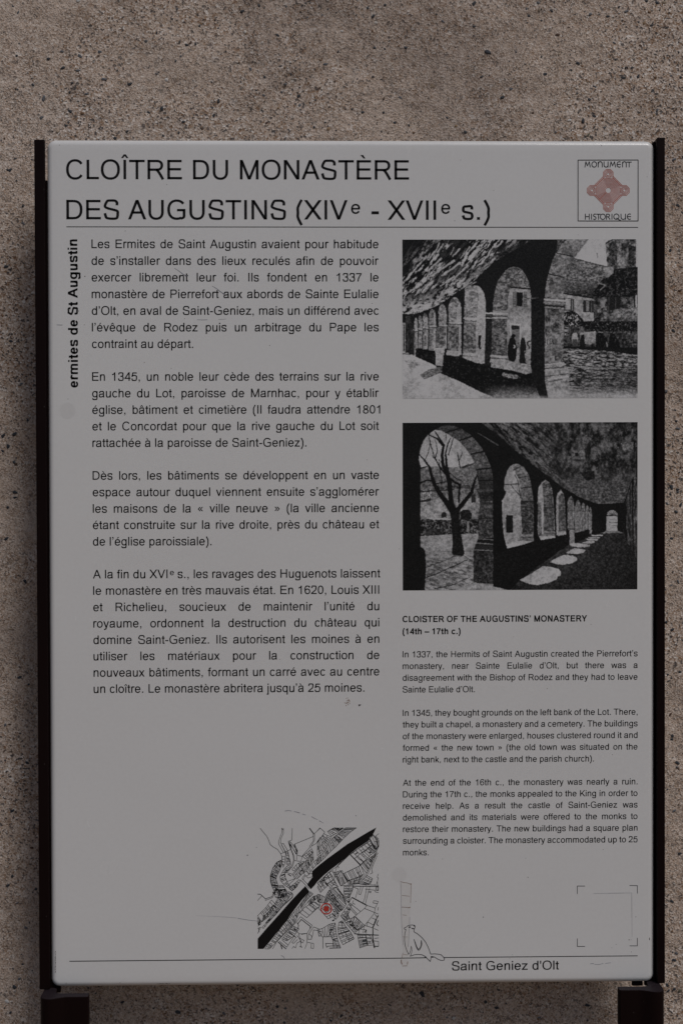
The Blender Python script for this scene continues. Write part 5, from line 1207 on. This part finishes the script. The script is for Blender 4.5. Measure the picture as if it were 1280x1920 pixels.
    p.fill([(855, 490), (960, 500), (1000, 525), (1239, 520), (1239, 610), (855, 610)], p.tex(18, 74, .05, .04, 76)); p.fill([(940, 530), (1022, 520), (1022, 578), (990, 590), (945, 580)], p.tex(90, 116, .03, .03, 77)); p.fill([(862, 500), (885, 500), (885, 545), (862, 545)], p.tex(20, 120, .02, .1, 78, thr=.5))
    p.fill([(905, 530), (925, 528), (932, 560), (926, 600), (906, 600), (900, 560)], 110); p.fill([(904, 562), (928, 562), (926, 600), (906, 600)], 48); p.fill([(948, 538), (962, 538), (966, 560), (966, 604), (940, 602), (944, 560)], 22); p.line([(944, 545), (964, 545)], 4, 20)
    for x, w, h in ((1022, 50, 95), (1090, 44, 80), (1062, 26, 60), (1120, 26, 45)): p.fill([(x, 612), (x, 612 - h * .7), (x + w * .3, 612 - h), (x + w * .7, 612 - h * .95), (x + w, 612 - h * .5), (x + w, 612)], p.tex(14, 60, .08, .06, 79, thr=.66))
    p.line([(1036, 525), (1060, 528)], 5, 90); p.line([(1078, 575), (1082, 600)], 8, 92)
    p.fill([(855, 598), (1239, 606), (1239, 640), (855, 625)], 20)
    p.fill([(855, 612), (930, 610), (1100, 625), (1239, 645), (1239, 863), (888, 863), (888, 740), (860, 690)], p.tex(24, 112, .022, .095, 81, 3, .49, .2)); t = soft(Y, 690, 780) * soft(X, 900, 1100); p.blend(p.tex(18, 80, .03, .1, 82, 3, .55, .2), t * .75)
    t = soft(Y, 800, 850) * soft(X, 885, 890); p.blend(p.tex(98, 122, .02, .05, 83), t)
    # great arch and its pier
    gv = p.tex(58, 108, .03, .035, 91)
    p.fill([(763, 360), (766, 300), (780, 232), (800, 165), (820, 120), (840, 85), (868, 53), (986, 53), (945, 105), (915, 146), (890, 190), (868, 250), (856, 330), (858, 365)], gv)
    p.line([(780, 228), (862, 246)], 5, 26); p.line([(822, 122), (905, 140)], 5, 26); p.line([(870, 53), (835, 92), (822, 122)], 4, 30); p.fill([(826, 53), (868, 53), (822, 118)], p.tex(24, 90, .05, .05, 92))
    p.fill([(776, 262), (800, 250), (815, 300), (790, 325)], p.tex(30, 90, .05, .04, 93))
    p.fill([(700, 345), (763, 345), (763, 770), (778, 863), (740, 863), (700, 760), (690, 690), (695, 500)], p.tex(14, 30, .05, .05, 94))
    p.fill([(763, 360), (862, 364), (856, 690), (763, 690)], p.tex(56, 108, .028, .03, 95)); p.fill([(765, 400), (850, 400), (845, 520), (765, 540)], p.tex(28, 100, .03, .025, 96))
    p.line([(672, 355), (728, 350)], 6, 60); p.line([(757, 358), (864, 366)], 10, 122); p.line([(757, 372), (864, 380)], 8, 92); p.line([(760, 388), (858, 396)], 10, 34); p.line([(760, 398), (858, 405)], 5, 100)
    p.fill([(770, 548), (826, 548), (826, 598), (770, 598)], p.tex(72, 108, .05, .05, 97))
    for seg in ([(776, 558), (776, 588)], [(784, 558), (796, 558)], [(790, 558), (790, 588)], [(797, 588), (801, 558), (805, 588)], [(808, 558), (808, 588), (814, 588)], [(817, 558), (817, 586), (823, 586), (823, 558)]): p.line(seg, 3, 30)
    p.line([(818, 648), (818, 668)], 8, 40)
    p.fill([(763, 690), (858, 680), (864, 700), (880, 705), (888, 742), (888, 863), (780, 863), (763, 775)], p.tex(80, 122, .025, .03, 98)); p.line([(763, 692), (860, 682)], 5, 124); p.line([(763, 712), (862, 704)], 5, 52); p.line([(763, 722), (876, 712)], 5, 118); p.line([(764, 752), (880, 738)], 5, 62); p.line([(765, 770), (884, 752)], 6, 126); p.line([(775, 780), (850, 768)], 5, 62)
    t = soft(Y, 800, 850) * soft(X, 778, 784) * (X < 890); p.blend(118, t); t = soft(Y, 845, 863) * soft(X, 560, 700); p.blend(112, t * .8)
    photographic(p, 601, 9)
    return p

def plate_two():
    p = Plate(1196, 854, 41, 35, 20); X, Y = p.X, p.Y
    # vault
    m = p.mask([(440, 35), (1237, 35), (1237, 285), (1205, 330), (1165, 445), (1040, 452), (960, 425), (860, 370), (780, 310), (690, 240), (600, 165), (520, 95)])
    v1 = p.tex(16, 84, .012, .042, 105, 42, .50, .22, 4); v2 = p.tex(18, 72, .020, .014, 106, 0, .50, .3, 4); t = soft(X, 640, 900); v = v1 * (1 - t) + v2 * t
    low = soft(Y, 250, 380) * soft(X, 780, 900); v = v * (1 - low) + p.tex(38, 80, .05, .06, 107) * low
    v = 20 + (v - 20) * (0.35 + .65 * soft(X - Y * .9, 350, 520)); v *= 1 - .45 * soft(-Y + (X - 950) * .4, 0, 90) * soft(X, 950, 1050)
    p.fill(None, v, m)
    for a, b_, w in (((420, 85), (525, 150), 7), ((590, 60), (650, 130), 7), ((620, 120), (700, 175), 9), ((560, 105), (640, 190), 5), ((700, 200), (790, 290), 8), ((800, 290), (900, 370), 9), ((850, 340), (950, 410), 7)): p.line([a, b_], w * .4, 62, w2=w)
    p.fill([(895, 175), (965, 172), (970, 225), (900, 222)], p.tex(46, 88, .06, .06, 108)); p.fill([(915, 190), (932, 188), (934, 206), (918, 208)], 24); p.fill([(940, 290), (1015, 282), (1018, 325), (975, 330)], p.tex(16, 34, .05, .05, 109)); p.fill([(1150, 140), (1215, 135), (1215, 185), (1160, 175)], p.tex(46, 96, .05, .05, 110))
    # right wall
    p.fill([(1236, 280), (1205, 340), (1172, 445), (1164, 590), (1180, 640), (1237, 740), (1237, 280)], p.tex(22, 78, .075, .012, 111)); p.fill([(1168, 445), (1175, 445), (1182, 640), (1166, 600)], 20); p.fill([(1207, 330), (1214, 325), (1216, 730), (1210, 700)], 18); p.line([(1237, 190), (1237, 310)], 22, 24)
    # floor
    fl = p.tex(20, 44, .05, .05, 112) + 16 * soft(Y, 880, 600) * soft(1150 - X, 0, 250)
    p.fill([(585, 889), (640, 835), (760, 745), (890, 655), (1000, 606), (1166, 592), (1180, 640), (1237, 740), (1237, 889)], fl)
    p.blend(20, soft(X + Y * .8, 1700, 1950) * .7)
    for P in ([(635, 838), (690, 806), (755, 766), (800, 772), (836, 784), (847, 800), (843, 816), (828, 820), (822, 834), (785, 852), (725, 864), (680, 858)], [(788, 745), (830, 722), (860, 709), (905, 713), (928, 724), (928, 738), (905, 752), (860, 760), (820, 757)],
              [(870, 700), (895, 684), (912, 677), (950, 680), (970, 687), (962, 698), (930, 707)], [(888, 652), (940, 652), (995, 659), (992, 668), (965, 673), (915, 670), (892, 662)], [(950, 650), (975, 640), (1015, 640), (1018, 648), (990, 654)], [(975, 630), (1035, 630), (1032, 637), (985, 637)], [(985, 621), (1045, 620), (1043, 626), (990, 627)], [(1000, 609), (1060, 609), (1058, 616), (1002, 616)]):
        p.fill(P, p.tex(108, 126, .03, .03, 113))
    # end door
    p.fill(arch(1077, 1134, 483, 512, 590), 118); p.fill([(1074, 508), (1137, 508), (1137, 514), (1074, 514)], 24)
    for k in range(1, 8): a = math.pi * k / 8; p.line([(1105, 510), (1105 + 28 * math.cos(a), 510 - 26 * math.sin(a))], 2.4, 40)
    p.line([(1090, 530), (1134, 532)], 3, 92); p.line([(1090, 545), (1134, 547)], 4, 66); p.line([(1092, 560), (1134, 561)], 3, 80); p.fill([(1080, 588), (1132, 588), (1165, 600), (1045, 600)], 88)
    # courtyard behind the first arch
    o1 = [(130, 665), (130, 250), (122, 215), (130, 165), (145, 125), (175, 90), (205, 70), (240, 75), (280, 92), (320, 125), (360, 165), (390, 210), (412, 262), (418, 300), (425, 340), (440, 380), (438, 450), (425, 500), (425, 620), (402, 680), (398, 850), (480, 858), (590, 889), (150, 889), (158, 780), (155, 685)]
    p.fill(o1, p.tex(108, 120, .02, .02, 121))
    o1m = p.mask(o1)
    def f1(P, v): mm = p.mask(P) & o1m; p.a[mm] = v[mm] if hasattr(v, 'shape') else v
    f1([(110, 262), (200, 255), (290, 262), (340, 258), (400, 240), (450, 250), (450, 430), (110, 430)], p.tex(56, 96, .05, .05, 122)); f1([(340, 262), (400, 240), (400, 246), (345, 268)], 40)
    f1([(110, 345), (260, 345), (300, 380), (110, 395)], p.tex(48, 96, .05, .05, 123)); f1([(110, 428), (450, 420), (450, 530), (110, 530)], p.tex(78, 118, .03, .03, 124)); f1([(143, 375), (188, 372), (188, 425), (143, 428)], p.tex(50, 122, .09, .02, 125, thr=.5)); f1([(388, 400), (410, 400), (410, 442), (388, 442)], 36)
    f1([(130, 380), (300, 372), (300, 378), (130, 388)], 36); f1([(220, 360), (420, 350), (420, 368), (220, 372)], p.tex(24, 80, .06, .06, 126)); f1([(130, 430), (185, 420), (185, 432), (130, 440)], 36)
    p.fill([(236, 505), (242, 491), (252, 487), (261, 494), (264, 517), (236, 517)], 30)
    f1([(110, 525), (450, 525), (450, 600), (110, 614)], p.tex(16, 88, .06, .06, 127, thr=.55, soft=.25)); f1([(190, 520), (290, 522), (290, 529), (190, 527)], 112); f1([(155, 575), (245, 572), (240, 610), (158, 612)], p.tex(26, 62, .05, .05, 128))
    p.fill([(330, 490), (350, 477), (375, 478), (392, 495), (390, 525), (365, 535), (335, 525)], p.tex(14, 40, .08, .08, 129)); f1([(366, 535), (378, 535), (378, 592), (366, 592)], 86)
    f1([(110, 614), (290, 602), (450, 600), (450, 889), (110, 889)], p.tex(88, 112, .02, .05, 131)); t = soft(Y, 670, 760) * o1m; p.blend(p.tex(48, 108, .02, .07, 132, 12, .45, .3), t * .9)
    p.line([(158, 822), (210, 805), (240, 790), (300, 765), (370, 730)], 5, 24, w2=3); p.line([(160, 770), (230, 745), (300, 715), (350, 712), (398, 745)], 6, 60, w2=4); p.line([(200, 880), (290, 862), (380, 822)], 6, 34, w2=3); p.line([(240, 690), (320, 690), (400, 690)], 4, 70)
    p.fill([(380, 850), (480, 852), (600, 889), (300, 889), (340, 868)], p.tex(80, 110, .02, .04, 133))
    # tree
    B_ = 18
    def br(P, w, w2): p.line(P, w * .8, B_, w2=max(w2 * .75, 2.5))
    p.fill([(282, 480), (328, 480), (330, 560), (342, 640), (354, 700), (345, 712), (300, 710), (288, 700), (294, 640), (286, 560)], p.tex(14, 30, .06, .06, 135))
    br([(300, 500), (262, 440), (225, 390), (200, 345), (185, 300), (178, 262), (150, 225), (125, 195)], 38, 6); br([(305, 490), (285, 440), (278, 340), (268, 300), (245, 250), (240, 200), (248, 150), (232, 120), (215, 95), (205, 78)], 36, 5)
    br([(248, 155), (215, 115), (172, 95)], 14, 6); br([(275, 310), (262, 240), (258, 190), (270, 140), (285, 110)], 18, 4); br([(285, 320), (300, 335), (330, 350), (325, 440)], 14, 12); br([(310, 490), (350, 440), (390, 390), (402, 345), (418, 300)], 32, 10)
    br([(268, 300), (230, 265), (205, 215), (185, 160), (172, 100)], 10, 4); br([(258, 300), (215, 235), (190, 200)], 8, 4); br([(200, 345), (240, 340), (232, 290), (225, 220)], 7, 3); br([(150, 225), (165, 200), (178, 150), (180, 125)], 5, 3); br([(205, 215), (216, 180), (212, 150), (205, 120)], 6, 3)
    br([(272, 200), (282, 165), (300, 105)], 6, 3); br([(332, 265), (325, 225), (318, 185)], 7, 5); br([(325, 225), (340, 200), (342, 180)], 4, 3); br([(130, 340), (165, 325), (200, 335)], 9, 8); br([(280, 290), (310, 318), (340, 330)], 5, 3); br([(130, 265), (170, 255)], 9, 4); br([(232, 345), (260, 335), (290, 345)], 4, 3); br([(345, 262), (375, 245)], 4, 2); br([(260, 125), (262, 90)], 4, 3)
    p.fill([(60, 35), (41, 35), (41, 889), (150, 889), (158, 780), (155, 685), (130, 662), (131, 268), (112, 250), (124, 205), (130, 160), (150, 120), (175, 90), (210, 60), (250, 45), (250, 35)], 19)
    # first arch stones
    band = [(205, 70), (240, 50), (290, 47), (335, 62), (390, 100), (435, 155), (470, 215), (492, 270), (500, 330), (500, 378), (430, 378), (425, 320), (412, 262), (390, 210), (360, 165), (320, 125), (275, 95), (240, 76)]
    sv = p.tex(44, 82, .05, .05, 141) * (1 - .45 * soft(Y, 260, 340)) * (1 - .3 * soft(130 - Y, 0, 60)); p.fill(band, sv)
    for a, b_ in (((255, 85), (330, 62)), ((325, 125), (395, 103)), ((385, 195), (460, 180)), ((412, 275), (490, 265)), ((425, 330), (500, 330))): p.line([a, b_], 7, 22)
    p.fill([(412, 372), (505, 372), (505, 388), (420, 392)], p.tex(26, 60, .1, .05, 142)); p.fill([(420, 390), (505, 388), (505, 432), (434, 432), (428, 410)], p.tex(18, 40, .07, .07, 143)); p.line([(415, 380), (500, 380)], 4, 52); p.line([(430, 425), (505, 425)], 4, 46)
    p.fill([(430, 432), (505, 432), (505, 622), (425, 622)], p.tex(26, 72, .05, .05, 144)); p.line([(430, 524), (505, 524)], 4, 22); p.line([(425, 626), (502, 632)], 5, 74); p.fill([(422, 632), (505, 636), (505, 650), (422, 645)], 24); p.line([(415, 648), (505, 655)], 6, 80); p.fill([(408, 655), (505, 662), (505, 685), (408, 680)], 34); p.line([(402, 682), (500, 688)], 5, 84)
    p.fill([(400, 686), (500, 692), (505, 858), (398, 850)], p.tex(20, 58, .05, .05, 145)); p.fill([(500, 380), (566, 378), (572, 390), (560, 410), (545, 430), (545, 500), (548, 580), (556, 625), (568, 660), (572, 690), (640, 730), (560, 880), (500, 858)], 17)
    # second arch
    o2 = [(570, 672), (556, 625), (548, 560), (545, 430), (558, 410), (566, 385), (555, 378), (558, 320), (575, 270), (600, 247), (625, 244), (655, 262), (680, 300), (692, 345), (700, 400), (702, 430), (706, 640)]
    p.fill(o2, p.tex(92, 118, .03, .03, 151)); p.fill([(556, 352), (560, 315), (580, 270), (602, 262), (600, 348)], 100); p.line([(556, 350), (600, 348), (640, 348)], 4, 34); br([(640, 410), (610, 380), (590, 352)], 4, 3); br([(640, 420), (625, 330), (610, 300)], 5, 3)
    p.fill([(600, 262), (625, 248), (655, 262), (682, 305), (694, 350), (700, 430), (640, 432), (640, 380), (630, 320), (612, 285)], p.tex(50, 92, .05, .05, 152)); p.line([(625, 315), (682, 308)], 4, 30); p.line([(638, 370), (694, 362)], 4, 30); p.line([(600, 276), (640, 262)], 4, 40)
    p.fill([(638, 430), (706, 430), (706, 604), (648, 604)], p.tex(28, 74, .05, .05, 153)); p.line([(640, 436), (704, 436)], 6, 30); p.line([(650, 466), (704, 466)], 4, 30); p.fill([(566, 507), (601, 507), (601, 596), (566, 596)], 24); p.fill([(556, 600), (645, 596), (640, 640), (568, 655)], p.tex(92, 112, .03, .03, 154))
    p.line([(640, 608), (706, 608)], 6, 84); p.line([(640, 618), (706, 618)], 6, 30); p.fill([(634, 622), (706, 622), (706, 642), (634, 638)], 76); p.fill([(568, 655), (640, 636), (705, 640), (640, 660), (570, 676)], 116)
    p.fill([(706, 400), (728, 400), (728, 615), (738, 640), (706, 650)], 17)
    # third and on
    p.fill([(735, 620), (728, 600), (726, 440), (730, 370), (745, 340), (766, 328), (785, 340), (798, 370), (805, 420), (815, 600), (815, 622)], p.tex(94, 116, .04, .04, 161)); p.fill([(748, 350), (768, 332), (788, 345), (802, 400), (806, 470), (812, 598), (756, 598), (758, 450), (752, 380)], p.tex(36, 84, .05, .05, 162)); p.line([(750, 366), (796, 360)], 3, 30); p.line([(756, 410), (803, 405)], 3, 30); p.line([(756, 468), (808, 470)], 4, 34); p.line([(752, 592), (812, 592)], 5, 92); p.fill([(750, 598), (815, 598), (815, 612), (748, 614)], 72); p.fill([(738, 622), (815, 612), (815, 620), (742, 640)], 112)
    p.fill([(727, 440), (745, 440), (747, 612), (729, 612)], p.tex(48, 90, .06, .06, 163)); p.fill([(744, 440), (755, 440), (755, 600), (748, 606)], 112)
    p.fill([(822, 610), (820, 440), (828, 395), (843, 378), (856, 392), (864, 430), (872, 606)], p.tex(88, 114, .05, .05, 164)); p.fill([(832, 420), (844, 395), (856, 400), (864, 440), (872, 594), (832, 594)], p.tex(42, 82, .05, .05, 165)); p.line([(832, 484), (868, 484)], 3, 30); p.line([(830, 592), (872, 592)], 4, 96); p.fill([(828, 598), (874, 596), (874, 606), (830, 612)], 108)
    p.fill([(878, 580), (878, 440), (885, 418), (896, 409), (908, 425), (914, 470), (914, 650), (888, 650), (888, 585)], p.tex(58, 98, .06, .05, 166)); p.line([(880, 484), (914, 484)], 3, 34); p.line([(882, 578), (914, 578)], 4, 34); p.line([(880, 430), (910, 428)], 3, 40); p.fill([(888, 584), (914, 584), (914, 652), (888, 650)], p.tex(84, 104, .05, .05, 167))
    for xl, xr, yt, yb in ((918, 946, 430, 596), (948, 969, 444, 588), (971, 986, 456, 584), (988, 1002, 464, 606)): p.fill(arch(xl, xr, yt, yt + 40, yb), p.tex(60, 100, .08, .05, 168)); p.line([(xl, 486), (xr, 486)], 2.5, 44); p.line([(xl + 1, yt + 30), (xl, yb)], 3, 104)
    # parapet in shadow
    pd = p.tex(15, 24, .05, .05, 171)
    p.fill([(560, 690), (640, 662), (740, 636), (888, 608), (888, 656), (760, 744), (640, 832), (585, 889), (500, 870), (500, 700)], pd); p.fill([(916, 598), (990, 583), (990, 612), (960, 632), (916, 652)], 19)
    photographic(p, 701, 8)
    return p

def lin(v):
    v = np.clip(v, 0, 255) / 255.0
    return np.where(v <= .04045, v / 12.92, ((v + .055) / 1.055) ** 2.4)
def place_plate(pl_, name, quad, label):
    ref = lin(np.array(135.0))
    tone = pl_.a + 7 - 14 * np.clip((110 - pl_.a) / 80, 0, 1)
    R = np.clip(lin(tone) / ref * 0.74, 0.008, 0.74)
    h, w = R.shape
    img = bpy.data.images.new(name + '_tones', w, h, alpha=False, float_buffer=True)
    img.colorspace_settings.name = 'Non-Color'
    buf = np.ones((h, w, 4), np.float32); buf[..., 0] = R[::-1] * 1.0; buf[..., 1] = R[::-1] * .985; buf[..., 2] = R[::-1] * .985
    img.pixels.foreach_set(buf.ravel()); img.update(); img.pack()
    m, nt, b = nodes(name + '_ink'); t = N(nt, 'ShaderNodeTexImage'); t.image = img; t.interpolation = 'Cubic'; t.extension = 'EXTEND'
    nt.links.new(t.outputs['Color'], b.inputs['Base Color']); b.inputs['Roughness'].default_value = .3; b.inputs['Specular IOR Level'].default_value = .12
    cs = [px(*q) for q in quad]; V = [plane(u, v, -0.00014) for u, v in cs]
    o = mesh_obj(name, V, [(0, 1, 2, 3)], m, panel)
    uvl = o.data.uv_layers.new(name='UVMap')
    for i, c in enumerate(((0, 1), (0, 0), (1, 0), (1, 1))): uvl.data[i].uv = c
    o['label'] = label
place_plate(plate_one(), 'printed_photograph', [(754, 449.3), (754.2, 747.5), (1194.3, 746), (1194.5, 448.6)], 'upper black and white print of the cloister arcade with two figures')
place_plate(plate_two(), 'printed_photograph', [(754.4, 792.8), (754.8, 1107), (1193.8, 1104.8), (1194.3, 791.5)], 'lower black and white print of the cloister gallery with a bare tree')
